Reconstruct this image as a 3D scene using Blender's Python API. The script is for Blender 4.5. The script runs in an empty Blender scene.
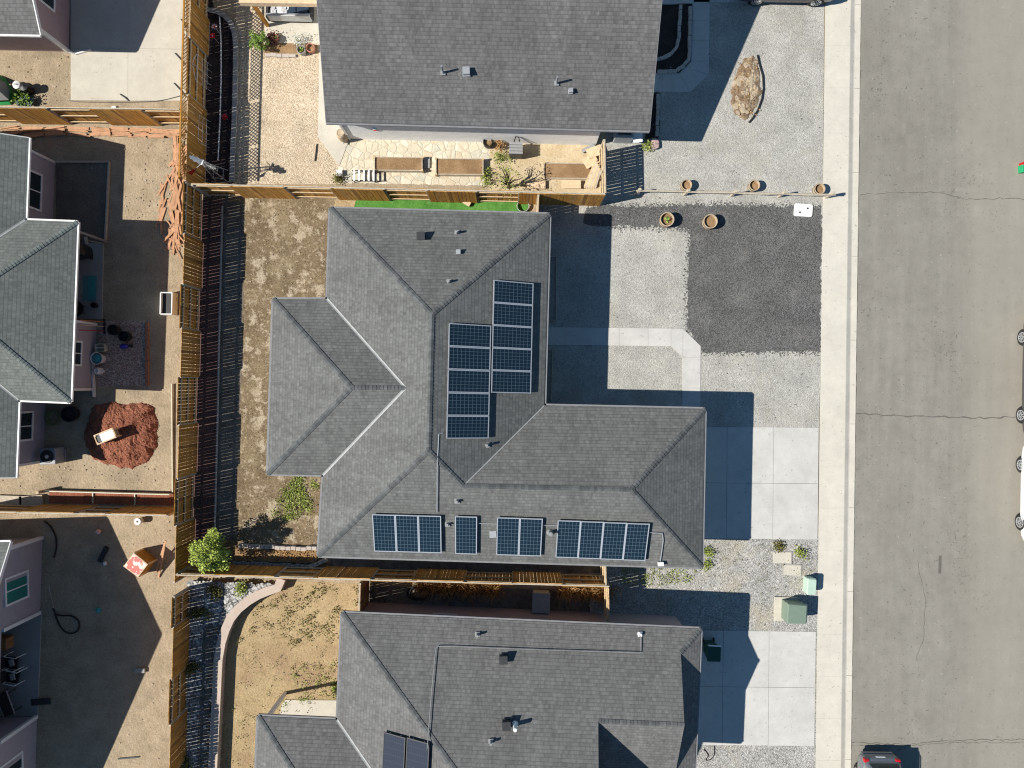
import bpy, bmesh, math, random
from mathutils import Vector, Matrix, noise as mnoise
random.seed(7)
scene = bpy.context.scene
COL = scene.collection
S = 0.046; H = 31.4; CX, CY = 512.0, 384.0
def P(px, py, z=0.0):
    k = S * (H - z) / H
    return Vector(((px - CX) * k, -(py - CY) * k, z))
R = math.radians
U = random.uniform

# ------------------------------------------------------------------ mesh builder
class MB:
    def __init__(s): s.v = []; s.f = []; s.uv = {}; s.mi = {}
    def add(s, pts, faces, mi=0):
        o = len(s.v); s.v.extend([Vector(p) for p in pts])
        for f in faces:
            s.f.append([o + i for i in f])
            if mi: s.mi[len(s.f) - 1] = mi
        return s
    def face(s, pts, uv=None, mi=0):
        o = len(s.v); s.v.extend([Vector(p) for p in pts]); s.f.append(list(range(o, o + len(pts))))
        if uv: s.uv[len(s.f) - 1] = uv
        if mi: s.mi[len(s.f) - 1] = mi
        return s
    def box(s, c, size, rz=0.0, mat=None, mi=0):
        hx, hy, hz = size[0] / 2, size[1] / 2, size[2] / 2
        m = (mat if mat else Matrix.Rotation(rz, 3, 'Z'))
        c = Vector(c)
        pts = [c + m @ Vector((x * hx, y * hy, z * hz)) for z in (-1, 1) for y in (-1, 1) for x in (-1, 1)]
        return s.add(pts, [(0, 2, 3, 1), (4, 5, 7, 6), (0, 1, 5, 4), (2, 6, 7, 3), (0, 4, 6, 2), (1, 3, 7, 5)], mi)
    def bar(s, a, b, w, h):           # beam from a to b: width w (horizontal), height h
        a, b = Vector(a), Vector(b); d = b - a; L = d.length
        if L < 1e-6: return s
        x = d / L; up = Vector((0, 0, 1))
        if abs(x.z) > .95: up = Vector((1, 0, 0))
        y = up.cross(x).normalized(); z = x.cross(y)
        m = Matrix((x, y, z)).transposed()
        return s.box((a + b) / 2, (L, w, h), mat=m)
    def prism(s, poly, z0, z1, mi=0):
        n = len(poly); xy = [(p[0], p[1]) for p in poly]
        ar = sum(xy[i][0] * xy[(i + 1) % n][1] - xy[(i + 1) % n][0] * xy[i][1] for i in range(n))
        if ar < 0: xy = xy[::-1]
        pts = [(x, y, z0) for x, y in xy] + [(x, y, z1) for x, y in xy]
        fs = [tuple(range(n))[::-1], tuple(range(n, 2 * n))] + [(i, (i + 1) % n, n + (i + 1) % n, n + i) for i in range(n)]
        return s.add(pts, fs, mi)
    def sheet(s, poly, z):
        xy = [(p[0], p[1]) for p in poly]; n = len(xy)
        ar = sum(xy[i][0] * xy[(i + 1) % n][1] - xy[(i + 1) % n][0] * xy[i][1] for i in range(n))
        if ar < 0: xy = xy[::-1]
        return s.add([(x, y, z) for x, y in xy], [tuple(range(n))])
    def tube(s, path, r, n=8, cap=True):
        path = [Vector(p) for p in path]; rings = []
        for i, p in enumerate(path):
            a = path[max(i - 1, 0)]; b = path[min(i + 1, len(path) - 1)]
            d = (b - a).normalized() if (b - a).length > 1e-9 else Vector((0, 0, 1))
            up = Vector((0, 0, 1)) if abs(d.z) < .9 else Vector((1, 0, 0))
            x = up.cross(d).normalized(); y = d.cross(x)
            rr = r[i] if isinstance(r, (list, tuple)) else r
            rings.append([p + x * rr * math.cos(2 * math.pi * k / n) + y * rr * math.sin(2 * math.pi * k / n) for k in range(n)])
        return s.loft(rings, cap)
    def loft(s, rings, cap=True):
        n = len(rings[0]); pts = [p for r_ in rings for p in r_]; fs = []
        for i in range(len(rings) - 1):
            for k in range(n):
                fs.append((i * n + k, i * n + (k + 1) % n, (i + 1) * n + (k + 1) % n, (i + 1) * n + k))
        if cap: fs.append(tuple(range(n))[::-1]); fs.append(tuple(range((len(rings) - 1) * n, len(rings) * n)))
        return s.add(pts, fs)
    def lathe(s, c, prof, n=20, squash=1.0, rz=0.0, cap=True):
        c = Vector(c); m = Matrix.Rotation(rz, 3, 'Z')
        rings = [[c + m @ Vector((r * math.cos(2 * math.pi * k / n), r * squash * math.sin(2 * math.pi * k / n), z)) for k in range(n)] for r, z in prof]
        return s.loft(rings, cap)
    def rock(s, c, r, sq=.7):
        t = (1 + 5 ** .5) / 2
        vs = [(-1, t, 0), (1, t, 0), (-1, -t, 0), (1, -t, 0), (0, -1, t), (0, 1, t), (0, -1, -t), (0, 1, -t), (t, 0, -1), (t, 0, 1), (-t, 0, -1), (-t, 0, 1)]
        fs = [(0, 11, 5), (0, 5, 1), (0, 1, 7), (0, 7, 10), (0, 10, 11), (1, 5, 9), (5, 11, 4), (11, 10, 2), (10, 7, 6), (7, 1, 8), (3, 9, 4), (3, 4, 2), (3, 2, 6), (3, 6, 8), (3, 8, 9), (4, 9, 5), (2, 4, 11), (6, 2, 10), (8, 6, 7), (9, 8, 1)]
        m = Matrix.Rotation(U(0, 6.28), 3, 'Z') @ Matrix.Rotation(U(0, 6.28), 3, 'X')
        sc = Vector((U(.75, 1.3), U(.7, 1.1), sq)) * r; mz = Matrix.Rotation(U(0, 6.28), 3, 'Z')
        pts = []
        for v in vs:
            q = m @ (Vector(v).normalized() * U(.82, 1.15)); q = mz @ Vector((q.x * sc.x, q.y * sc.y, q.z * sc.z)); pts.append(Vector(c) + q)
        return s.add(pts, fs)
    def leaf(s, p, size, flat=.5):
        d = Vector((U(-1, 1), U(-1, 1), U(-flat, flat))).normalized(); n = Vector((U(-1, 1), U(-1, 1), U(.3, 1.4))).normalized()
        w = d.cross(n).normalized() * size * U(.28, .45); d = d * size * U(.7, 1.2); p = Vector(p)
        return s.add([p, p + d * .45 + w, p + d, p + d * .5 - w], [(0, 3, 2, 1)])
    def blade(s, p, h, w, lean):
        p = Vector(p); a = U(0, 6.28); side = Vector((math.cos(a), math.sin(a), 0)) * w / 2
        ln = Vector((U(-1, 1), U(-1, 1), 0)) * lean
        return s.add([p - side, p + side, p + ln * .4 + Vector((0, 0, h * .6)) + side * .7, p + ln * .4 + Vector((0, 0, h * .6)) - side * .7, p + ln + Vector((0, 0, h))], [(0, 1, 2, 3), (3, 2, 4)])
    def build(s, name, mat, parent=None, smooth=False, bevel=0.0):
        off = Vector((0, 0, 0))
        if parent is not None:
            r = parent
            while r.parent: r = r.parent
            off = Vector(r['_loc'])
        me = bpy.data.meshes.new(name)
        me.from_pydata([v - off for v in s.v], [], s.f)
        mats = mat if isinstance(mat, (list, tuple)) else [mat]
        for m in mats: me.materials.append(m)
        for i, k in s.mi.items(): me.polygons[i].material_index = k
        if s.uv:
            ul = me.uv_layers.new(name='UVMap')
            for i, uvs in s.uv.items():
                for li, uv in zip(me.polygons[i].loop_indices, uvs): ul.data[li].uv = uv
        if smooth:
            for p in me.polygons: p.use_smooth = True
        me.update()
        o = bpy.data.objects.new(name, me); COL.objects.link(o)
        if parent is not None: o.parent = parent
        if bevel:
            b = o.modifiers.new('bevel', 'BEVEL'); b.width = bevel; b.segments = 2; b.limit_method = 'ANGLE'
        return o

def thing(name, label, cat, loc=(0, 0, 0), group=None):
    o = bpy.data.objects.new(name, None); COL.objects.link(o); o.empty_display_size = .2
    o.location = loc; o['label'] = label; o['category'] = cat; o['_loc'] = list(loc)
    if group: o['group'] = group
    return o
def smooth(pts, k=6):
    pts = [Vector(p) for p in pts]; out = []
    for i in range(len(pts) - 1):
        p0, p1, p2, p3 = pts[max(i - 1, 0)], pts[i], pts[i + 1], pts[min(i + 2, len(pts) - 1)]
        for j in range(k):
            t = j / k; out.append(.5 * ((2 * p1) + (p2 - p0) * t + (2 * p0 - 5 * p1 + 4 * p2 - p3) * t * t + (3 * p1 - p0 - 3 * p2 + p3) * t ** 3))
    out.append(pts[-1]); return out
def tag(o, label, cat, group=None):
    o['label'] = label; o['category'] = cat
    if group: o['group'] = group
    return o
def struct(o): o['kind'] = 'structure'; return o
def stuff(o, label=None, cat=None):
    o['kind'] = 'stuff'
    if label: o['label'] = label; o['category'] = cat
    return o
def dup(root, loc, rz=0.0, label=None, group=None):
    r = root.copy(); COL.objects.link(r); r.location = loc; r.rotation_euler = (0, 0, rz)
    if label: r['label'] = label
    if group: r['group'] = group
    for ch in list(root.children):
        c = ch.copy(); COL.objects.link(c); c.parent = r
        for g in ch.children:
            d = g.copy(); COL.objects.link(d); d.parent = c
    return r

# ------------------------------------------------------------------ materials
class NT:
    def __init__(s, name):
        s.m = bpy.data.materials.new(name); s.m.use_nodes = True; s.t = s.m.node_tree
        s.b = s.t.nodes['Principled BSDF']
    def n(s, typ, **kw):
        n = s.t.nodes.new(typ)
        for k, v in kw.items():
            if k in n.inputs: n.inputs[k].default_value = v
            else: setattr(n, k, v)
        return n
    def l(s, a, b): s.t.links.new(a, b)
    def pos(s): return s.n('ShaderNodeNewGeometry').outputs['Position']
    def mapped(s, scale):
        mp = s.n('ShaderNodeMapping'); mp.inputs['Scale'].default_value = scale; s.l(s.pos(), mp.inputs['Vector']); return mp.outputs[0]
    def noise(s, scale, detail=5, rough=.55, vec=None, dist=0.0):
        n = s.n('ShaderNodeTexNoise'); n.inputs['Scale'].default_value = scale; n.inputs['Detail'].default_value = detail
        n.inputs['Roughness'].default_value = rough; n.inputs['Distortion'].default_value = dist
        s.l(vec if vec else s.pos(), n.inputs['Vector']); return n.outputs['Fac']
    def ramp(s, fac, stops, interp='LINEAR'):
        r = s.n('ShaderNodeValToRGB'); e = r.color_ramp.elements; r.color_ramp.interpolation = interp
        while len(e) < len(stops): e.new(.5)
        for el, (p, c) in zip(e, stops):
            el.position = p; el.color = (*c, 1) if len(c) == 3 else c
        s.l(fac, r.inputs[0]); return r.outputs[0]
    def mix(s, fac, a, b, typ='MIX'):
        m = s.n('ShaderNodeMix'); m.data_type = 'RGBA'; m.blend_type = typ
        if isinstance(fac, (int, float)): m.inputs[0].default_value = fac
        else: s.l(fac, m.inputs[0])
        for i, c in ((6, a), (7, b)):
            if isinstance(c, (tuple, list)): m.inputs[i].default_value = (*c, 1)
            else: s.l(c, m.inputs[i])
        return m.outputs[2]
    def mr(s, fac, a, b, c, d):
        m = s.n('ShaderNodeMapRange'); m.inputs[1].default_value = a; m.inputs[2].default_value = b
        m.inputs[3].default_value = c; m.inputs[4].default_value = d; s.l(fac, m.inputs[0]); return m.outputs[0]
    def scale_col(s, col, fac):      # multiply colour by scalar socket
        c = s.n('ShaderNodeCombineColor')
        for i in range(3): s.l(fac, c.inputs[i])
        return s.mix(1.0, col, c.outputs[0], 'MULTIPLY')
    def bump(s, h, strength=.5, dist=.02):
        b = s.n('ShaderNodeBump'); b.inputs['Strength'].default_value = strength; b.inputs['Distance'].default_value = dist
        s.l(h, b.inputs['Height']); s.l(b.outputs[0], s.b.inputs['Normal'])
    def out(s, col, rough=.9, spec=.25, metal=0.0):
        if isinstance(col, (tuple, list)): s.b.inputs['Base Color'].default_value = (*col, 1)
        else: s.l(col, s.b.inputs['Base Color'])
        s.b.inputs['Roughness'].default_value = rough; s.b.inputs['Specular IOR Level'].default_value = spec
        s.b.inputs['Metallic'].default_value = metal
        return s.m

def m_soil(name, c1, c2, patches=(), grain=.25, gscale=18, scale=1.2, bump=.5):
    t = NT(name); col = t.ramp(t.noise(scale, 6, .6), [(.32, c1), (.68, c2)])
    for sc, c, lo, hi, amt in patches:
        col = t.mix(t.mr(t.noise(sc, 7, .65), lo, hi, 0, amt), col, c)
    g = t.noise(gscale, 4, .7)
    col = t.scale_col(col, t.mr(g, .25, .75, 1 - grain, 1 + grain))
    t.bump(t.noise(gscale * .5, 6, .7), bump, .05)
    return t.out(col, .95, .15)
def m_gravel(name, stops, size=.045, patch=None, bump=.6, big=.18):
    t = NT(name)
    v = t.n('ShaderNodeTexVoronoi'); v.inputs['Scale'].default_value = 1 / size; t.l(t.pos(), v.inputs['Vector'])
    sp = t.n('ShaderNodeSeparateColor'); t.l(v.outputs['Color'], sp.inputs[0])
    col = t.ramp(sp.outputs[0], stops)
    col = t.scale_col(col, t.mr(t.noise(.8, 6, .6), .3, .7, 1 - big, 1 + big))
    col = t.scale_col(col, t.mr(t.noise(9, 4, .7), .3, .7, .85, 1.15))
    if patch:
        for sc, c, lo, hi, amt in patch: col = t.mix(t.mr(t.noise(sc, 6, .65), lo, hi, 0, amt), col, c)
    t.bump(v.outputs['Distance'], bump, -.03)
    return t.out(col, .95, .15)
def m_concrete(name, c, stain=.14, warm=0.0):
    t = NT(name); col = t.mix(t.mr(t.noise(.7, 6, .6), .35, .7, 0, 1), c, tuple(x * (1 - stain) for x in c))
    col = t.scale_col(col, t.mr(t.noise(2.5, 8, .7), .3, .7, .93, 1.06))
    col = t.scale_col(col, t.mr(t.noise(40, 3, .6), .3, .7, .95, 1.05))
    col = t.mix(t.mr(t.noise(1.9, 7, .7, None, 1.2), .58, .72, 0, .26), col, tuple(x * .66 for x in c))
    col = t.mix(t.mr(t.noise(7.5, 3, .55), .665, .70, 0, .6), col, tuple(x * .42 for x in c))
    col = t.mix(t.mr(t.noise(5.5, 4, .6), .62, .7, 0, .3), col, tuple(min(.8, x * 1.15) for x in c))
    t.bump(t.noise(60, 4, .6), .15, .01)
    return t.out(col, .85, .25)
def m_plain(name, c, rough=.6, spec=.4, metal=0.0, var=.12, vs=6.0):
    t = NT(name); col = t.scale_col(t.mix(0.0, c, c), t.mr(t.noise(vs, 5, .6), .3, .7, 1 - var, 1 + var))
    return t.out(col, rough, spec, metal)
def m_island(name, stops, rough=.85, grain=0.2, gs=(1, 1, 1), gscale=8, spec=.2, bump=.2):
    t = NT(name); g = t.n('ShaderNodeNewGeometry')
    col = t.ramp(g.outputs['Random Per Island'], stops)
    col = t.scale_col(col, t.mr(t.noise(gscale, 5, .65, t.mapped(gs)), .3, .7, 1 - grain, 1 + grain))
    if bump: t.bump(t.noise(gscale * 2, 4, .6, t.mapped(gs)), bump, .01)
    return t.out(col, rough, spec)
def m_shingle(name, c1, c2, dark):
    """laminated shingles: courses of 14.5 cm, tabs of mixed tone, a dark line painted along each course for its shadow, as a pigment band"""
    t = NT(name); uv = t.n('ShaderNodeUVMap'); sep = t.n('ShaderNodeSeparateXYZ'); t.l(uv.outputs[0], sep.inputs[0])
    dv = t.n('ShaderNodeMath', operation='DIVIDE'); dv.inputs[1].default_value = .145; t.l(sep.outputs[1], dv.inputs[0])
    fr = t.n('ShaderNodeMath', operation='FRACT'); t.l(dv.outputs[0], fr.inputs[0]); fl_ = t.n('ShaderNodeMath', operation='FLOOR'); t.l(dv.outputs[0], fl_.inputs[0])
    rw = t.n('ShaderNodeMath', operation='MULTIPLY'); rw.inputs[1].default_value = 3.71; t.l(fl_.outputs[0], rw.inputs[0])
    uu = t.n('ShaderNodeMath', operation='MULTIPLY'); uu.inputs[1].default_value = 4.2; t.l(sep.outputs[0], uu.inputs[0])
    cv = t.n('ShaderNodeCombineXYZ'); t.l(uu.outputs[0], cv.inputs[0]); t.l(rw.outputs[0], cv.inputs[1])
    tab = t.noise(1.0, 2, .6, cv.outputs[0])
    u2 = t.n('ShaderNodeMath', operation='MULTIPLY'); u2.inputs[1].default_value = 2.1; t.l(uu.outputs[0], u2.inputs[0])
    r2 = t.n('ShaderNodeMath', operation='ADD'); r2.inputs[1].default_value = 57.3; t.l(rw.outputs[0], r2.inputs[0])
    cv2 = t.n('ShaderNodeCombineXYZ'); t.l(u2.outputs[0], cv2.inputs[0]); t.l(r2.outputs[0], cv2.inputs[1])
    tab2 = t.noise(1.0, 1, .5, cv2.outputs[0])
    col = t.mix(t.mr(tab, .34, .66, 0, 1), c1, c2)
    col = t.scale_col(col, t.mr(tab2, .3, .7, .86, 1.16))
    u3 = t.n('ShaderNodeMath', operation='MULTIPLY'); u3.inputs[1].default_value = 1.1; t.l(sep.outputs[0], u3.inputs[0])
    v3 = t.n('ShaderNodeMath', operation='MULTIPLY'); v3.inputs[1].default_value = .22; t.l(sep.outputs[1], v3.inputs[0])
    cv3 = t.n('ShaderNodeCombineXYZ'); t.l(u3.outputs[0], cv3.inputs[0]); t.l(v3.outputs[0], cv3.inputs[1])
    col = t.scale_col(col, t.mr(t.noise(1.0, 6, .65, cv3.outputs[0]), .3, .7, .88, 1.12))
    col = t.mix(t.mr(t.noise(1.7, 6, .7), .56, .72, 0, .28), col, tuple(x * 1.45 for x in c2))
    wn = t.n('ShaderNodeTexWhiteNoise', noise_dimensions='1D'); t.l(fl_.outputs[0], wn.inputs['W'])
    col = t.scale_col(col, t.mr(wn.outputs['Value'], 0, 1, .955, 1.045))
    col = t.mix(t.mr(fr.outputs[0], .0, .24, .58, 0), col, dark)  # course step's shadow painted into the colour, as a printed pigment band
    col = t.scale_col(col, t.mr(t.noise(.4, 6, .6), .3, .7, .92, 1.08))
    col = t.scale_col(col, t.mr(t.noise(26, 3, .75), .3, .7, .82, 1.18))
    inv = t.n('ShaderNodeMath', operation='SUBTRACT'); inv.inputs[0].default_value = 1.0; t.l(fr.outputs[0], inv.inputs[1])
    ad = t.n('ShaderNodeMath', operation='MULTIPLY_ADD'); t.l(t.noise(60, 2, .6), ad.inputs[0]); ad.inputs[1].default_value = .5; t.l(inv.outputs[0], ad.inputs[2])
    t.bump(ad.outputs[0], .5, .012)
    return t.out(col, .92, .2)
def m_cells(name, c, line, nx, ny, lw=.045):
    t = NT(name); uv = t.n('ShaderNodeUVMap'); sep = t.n('ShaderNodeSeparateXYZ'); t.l(uv.outputs[0], sep.inputs[0])
    fac = None
    for i, k in ((0, nx), (1, ny)):
        mu = t.n('ShaderNodeMath', operation='MULTIPLY'); mu.inputs[1].default_value = k; t.l(sep.outputs[i], mu.inputs[0])
        fr = t.n('ShaderNodeMath', operation='FRACT'); t.l(mu.outputs[0], fr.inputs[0])
        su = t.n('ShaderNodeMath', operation='SUBTRACT'); su.inputs[1].default_value = .5; t.l(fr.outputs[0], su.inputs[0])
        ab = t.n('ShaderNodeMath', operation='ABSOLUTE'); t.l(su.outputs[0], ab.inputs[0])
        gt = t.n('ShaderNodeMath', operation='GREATER_THAN'); gt.inputs[1].default_value = .5 - lw; t.l(ab.outputs[0], gt.inputs[0])
        if fac is None: fac = gt.outputs[0]
        else:
            mx = t.n('ShaderNodeMath', operation='MAXIMUM'); t.l(fac, mx.inputs[0]); t.l(gt.outputs[0], mx.inputs[1]); fac = mx.outputs[0]
    col = t.mix(fac, c, line)
    return t.out(col, .12, .5)
# ------------------------------------------------------------------ light, camera, world
SUN_EL, SUN_AZ = R(42), R(11.5)
d = Vector((math.cos(SUN_AZ) * math.cos(SUN_EL), math.sin(SUN_AZ) * math.cos(SUN_EL), -math.sin(SUN_EL)))
sl = bpy.data.lights.new('sun', 'SUN'); sl.energy = 5.0; sl.angle = R(.5); sl.color = (1, .957, .875)
so = bpy.data.objects.new('sun', sl); COL.objects.link(so); so.rotation_euler = d.to_track_quat('-Z', 'Y').to_euler(); so.location = (-40, -8, 40)
w = bpy.data.worlds.new('World'); scene.world = w; w.use_nodes = True
nt = w.node_tree; bg = nt.nodes['Background']; sky = nt.nodes.new('ShaderNodeTexSky'); sky.sky_type = 'NISHITA'; sky.sun_disc = False
sky.sun_elevation = SUN_EL; sky.sun_rotation = R(258.5); sky.altitude = 1400; sky.air_density = .55; sky.dust_density = .1; sky.ozone_density = 3.0
tint = nt.nodes.new('ShaderNodeMix'); tint.data_type = 'RGBA'; tint.blend_type = 'MULTIPLY'; tint.inputs[0].default_value = 1; tint.inputs[7].default_value = (.88, 1.12, 1.03, 1)
nt.links.new(sky.outputs[0], tint.inputs[6]); nt.links.new(tint.outputs[2], bg.inputs[0]); bg.inputs[1].default_value = .102
cam = bpy.data.cameras.new('camera'); co = bpy.data.objects.new('camera', cam); COL.objects.link(co)
co.location = (0, 0, H); cam.sensor_width = 36; cam.sensor_fit = 'HORIZONTAL'; cam.lens = 36 * H / (1024 * S); cam.clip_end = 6000; cam.clip_start = .1
scene.camera = co
scene.view_settings.view_transform = 'Standard'; scene.view_settings.look = 'None'; scene.view_settings.exposure = .48; scene.view_settings.gamma = 1
scene.render.engine = 'CYCLES'; scene.cycles.diffuse_bounces = 2; scene.cycles.filter_width = 1.15

# ------------------------------------------------------------------ materials
M = {}
M['ground'] = m_soil('desert_ground', (.30, .23, .14), (.38, .30, .19))
M['tan_dirt'] = m_soil('tan_dirt', (.325, .252, .168), (.42, .332, .228), [(.55, (.22, .175, .12), .5, .66, .6), (2.6, (.24, .19, .125), .54, .68, .6), (5, (.50, .42, .305), .58, .72, .5), (7, (.15, .115, .07), .6, .72, .6), (14, (.13, .10, .065), .64, .72, .6)], grain=.32, gscale=14, bump=.9)
M['gold_dirt'] = m_soil('golden_dirt', (.345, .25, .135), (.445, .335, .19), [(.5, (.30, .20, .12), .48, .66, .7), (1.6, (.25, .175, .09), .52, .7, .5), (6, (.15, .125, .05), .58, .68, .65), (13, (.12, .10, .045), .63, .7, .6), (4, (.5, .40, .25), .62, .75, .5)], grain=.32, gscale=14, bump=.9)
M['back_soil'] = m_soil('backyard_soil', (.132, .093, .054), (.225, .165, .100), [(1.5, (.50, .415, .305), .535, .60, .72), (5.0, (.46, .385, .275), .56, .63, .65), (.8, (.30, .235, .145), .5, .66, .6), (8.5, (.38, .30, .19), .56, .66, .65), (9, (.055, .042, .022), .57, .68, .65), (22, (.05, .04, .02), .62, .7, .6), (18, (.42, .34, .22), .64, .72, .6)], grain=.36, gscale=16, scale=.9, bump=.9)
M['bed_soil'] = m_soil('bed_soil', (.20, .12, .06), (.34, .22, .12), [(12, (.5, .36, .22), .6, .7, .5)], grain=.3, gscale=20)
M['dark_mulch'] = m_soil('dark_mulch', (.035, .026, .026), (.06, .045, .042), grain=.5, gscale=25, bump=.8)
M['dark_soil'] = m_soil('dark_bed_soil', (.15, .12, .09), (.21, .17, .125), grain=.4, gscale=16)  # plain darker brown soil for the edged bed
M['purple_mulch'] = m_soil('weathered_bark', (.11, .065, .055), (.17, .10, .085), grain=.45, gscale=22, bump=.8)
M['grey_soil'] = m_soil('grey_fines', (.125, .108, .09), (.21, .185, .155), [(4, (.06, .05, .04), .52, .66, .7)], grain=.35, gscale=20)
M['red_mulch'] = m_soil('red_mulch', (.22, .080, .048), (.32, .125, .075), [(10, (.12, .04, .025), .56, .68, .75), (5, (.42, .22, .14), .6, .72, .5)], grain=.45, gscale=22, bump=1)
M['turf'] = m_soil('turf', (.06, .175, .03), (.105, .265, .05), [(2.2, (.16, .33, .10), .54, .68, .7), (6, (.05, .15, .02), .56, .68, .6), (1.2, (.2, .26, .09), .6, .7, .4)], grain=.35, gscale=24)
M['gravel'] = m_gravel('grey_gravel', [(0, (.24, .235, .21)), (.25, (.345, .33, .30)), (.6, (.40, .39, .355)), (1, (.47, .46, .425))], .028, [(.5, (.43, .385, .30), .5, .75, .4)])
M['gravel2'] = m_gravel('coarse_gravel', [(0, (.19, .185, .172)), (.3, (.30, .29, .27)), (.7, (.375, .362, .338)), (1, (.49, .475, .45))], .042, [(.55, (.40, .33, .2), .5, .7, .45)])
M['dark_gravel'] = m_gravel('dark_gravel', [(0, (.05, .05, .048)), (.4, (.105, .102, .10)), (.75, (.14, .137, .133)), (1, (.18, .176, .172))], .03, [(1.1, (.21, .2, .185), .55, .72, .5), (6, (.24, .23, .215), .64, .72, .5)])
M['beige_gravel'] = m_gravel('beige_gravel', [(0, (.31, .23, .15)), (.3, (.44, .355, .25)), (.7, (.54, .44, .32)), (1, (.64, .54, .42))], .038, [(.6, (.6, .46, .31), .5, .7, .4)])
M['pink_gravel'] = m_gravel('pinkish_gravel', [(0, (.20, .13, .095)), (.5, (.38, .27, .21)), (1, (.60, .47, .39))], .04)
M['concrete'] = m_concrete('driveway_concrete', (.53, .513, .485), .14)
M['walk'] = m_concrete('sidewalk_concrete', (.57, .535, .46), .1)
M['cream_conc'] = m_concrete('cream_concrete', (.54, .50, .42), .12)
M['grey_conc'] = m_concrete('grey_concrete', (.36, .345, .32), .2)
M['kerb_face'] = m_concrete('kerb_face', (.56, .52, .45), .2)
M['joint'] = m_plain('joint', (.10, .095, .085), .95, .1)
M['wood'] = m_island('cedar_pickets', [(0, (.30, .135, .032)), (.3, (.48, .245, .06)), (.6, (.38, .18, .036)), (.85, (.56, .32, .10)), (1, (.20, .09, .028))], .8, .28, (1, 1, .25), 9)
M['wood_dark'] = m_island('brown_pickets', [(0, (.22, .105, .045)), (.5, (.33, .165, .07)), (1, (.20, .09, .04))], .85, .25, (1, 1, .25), 9)
M['rail_wood'] = m_island('rail_wood', [(0, (.50, .36, .2)), (.5, (.58, .44, .27)), (1, (.44, .3, .16))], .85, .2, (1, 1, 1), 6)
M['grey_wood'] = m_island('greyed_wood', [(0, (.36, .30, .22)), (.5, (.48, .42, .33)), (1, (.30, .25, .19))], .9, .2, (1, 1, 1), 6)
M['red_wood'] = m_island('reddish_boards', [(0, (.24, .11, .055)), (.25, (.44, .24, .13)), (.5, (.54, .33, .19)), (.7, (.40, .19, .11)), (.88, (.62, .45, .30)), (1, (.18, .08, .05))], .85, .22, (1, 1, 1), 7)
M['pale_wood'] = m_island('pale_boards', [(0, (.58, .42, .25)), (.5, (.66, .50, .33)), (1, (.5, .34, .2))], .85, .15, (1, 1, 1), 6)
M['flag'] = None
def m_flag():
    t = NT('flagstone'); v = t.n('ShaderNodeTexVoronoi'); v.inputs['Scale'].default_value = 2.7; v.inputs['Randomness'].default_value = .9
    e = t.n('ShaderNodeTexVoronoi', feature='DISTANCE_TO_EDGE'); e.inputs['Scale'].default_value = 2.7; e.inputs['Randomness'].default_value = .9
    t.l(t.pos(), v.inputs['Vector']); t.l(t.pos(), e.inputs['Vector'])
    sp = t.n('ShaderNodeSeparateColor'); t.l(v.outputs['Color'], sp.inputs[0])
    col = t.ramp(sp.outputs[0], [(0, (.56, .50, .38)), (.3, (.60, .53, .40)), (.5, (.57, .47, .34)), (.58, (.52, .49, .40)), (.75, (.64, .58, .46)), (1, (.58, .52, .40))], 'CONSTANT')
    col = t.scale_col(col, t.mr(t.noise(6, 6, .65), .3, .7, .85, 1.12))
    col = t.mix(t.mr(e.outputs['Distance'], .015, .045, .7, 0), col, (.46, .39, .28))
    t.bump(t.mr(e.outputs['Distance'], .02, .08, 0, 1), .6, .02)
    return t.out(col, .9, .2)
M['flag'] = m_flag()
def m_asphalt():
    t = NT('asphalt')
    col = t.ramp(t.noise(.30, 7, .65), [(.3, (.208, .194, .168)), (.7, (.250, .235, .205))])
    col = t.scale_col(col, t.mr(t.noise(.8, 6, .65, t.mapped((1.0, .05, 1))), .3, .7, .93, 1.07))
    col = t.scale_col(col, t.mr(t.noise(3.2, 5, .65, t.mapped((1.0, .10, 1))), .3, .7, .95, 1.05))
    col = t.scale_col(col, t.mr(t.noise(1.6, 7, .7), .3, .7, .91, 1.09))
    col = t.scale_col(col, t.mr(t.noise(17, 5, .8), .3, .7, .93, 1.07))
    col = t.scale_col(col, t.mr(t.noise(55, 3, .8), .3, .7, .91, 1.09))
    lane = t.mr(t.noise(.42, 3, .55, t.mapped((1.0, .4, 1))), .55, .66, 0, 1)
    spots = t.mr(t.noise(6.5, 5, .7), .575, .64, 0, .75)
    ml = t.n('ShaderNodeMath', operation='MULTIPLY'); t.l(lane, ml.inputs[0]); t.l(spots, ml.inputs[1])
    col = t.mix(ml.outputs[0], col, (.085, .082, .074))
    col = t.mix(t.mr(t.noise(9.0, 2, .5), .68, .71, 0, .6), col, (.075, .072, .066))
    col = t.mix(t.mr(t.noise(7.0, 2, .5, t.mapped((1, 1, 5))), .70, .73, 0, .45), col, (.42, .40, .36))
    col = t.mix(t.mr(t.noise(1.1, 6, .7, t.mapped((1, .35, 3))), .60, .72, 0, .35), col, (.33, .30, .25))
    sx = t.n('ShaderNodeSeparateXYZ'); t.l(t.pos(), sx.inputs[0])
    col = t.mix(t.mr(sx.outputs[0], 20.2, 21.6, 0, .38), col, (.33, .30, .245))
    t.bump(t.noise(70, 4, .7), .35, .008)
    return t.out(col, .9, .2)
M['asphalt'] = m_asphalt()
M['crack'] = m_plain('tar_crack', (.13, .12, .105), .9, .2)
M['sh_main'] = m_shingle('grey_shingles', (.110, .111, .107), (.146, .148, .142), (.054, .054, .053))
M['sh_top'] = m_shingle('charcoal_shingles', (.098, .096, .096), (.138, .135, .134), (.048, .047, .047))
M['sh_low'] = m_shingle('slate_shingles', (.115, .113, .110), (.154, .151, .147), (.06, .06, .06))
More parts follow.
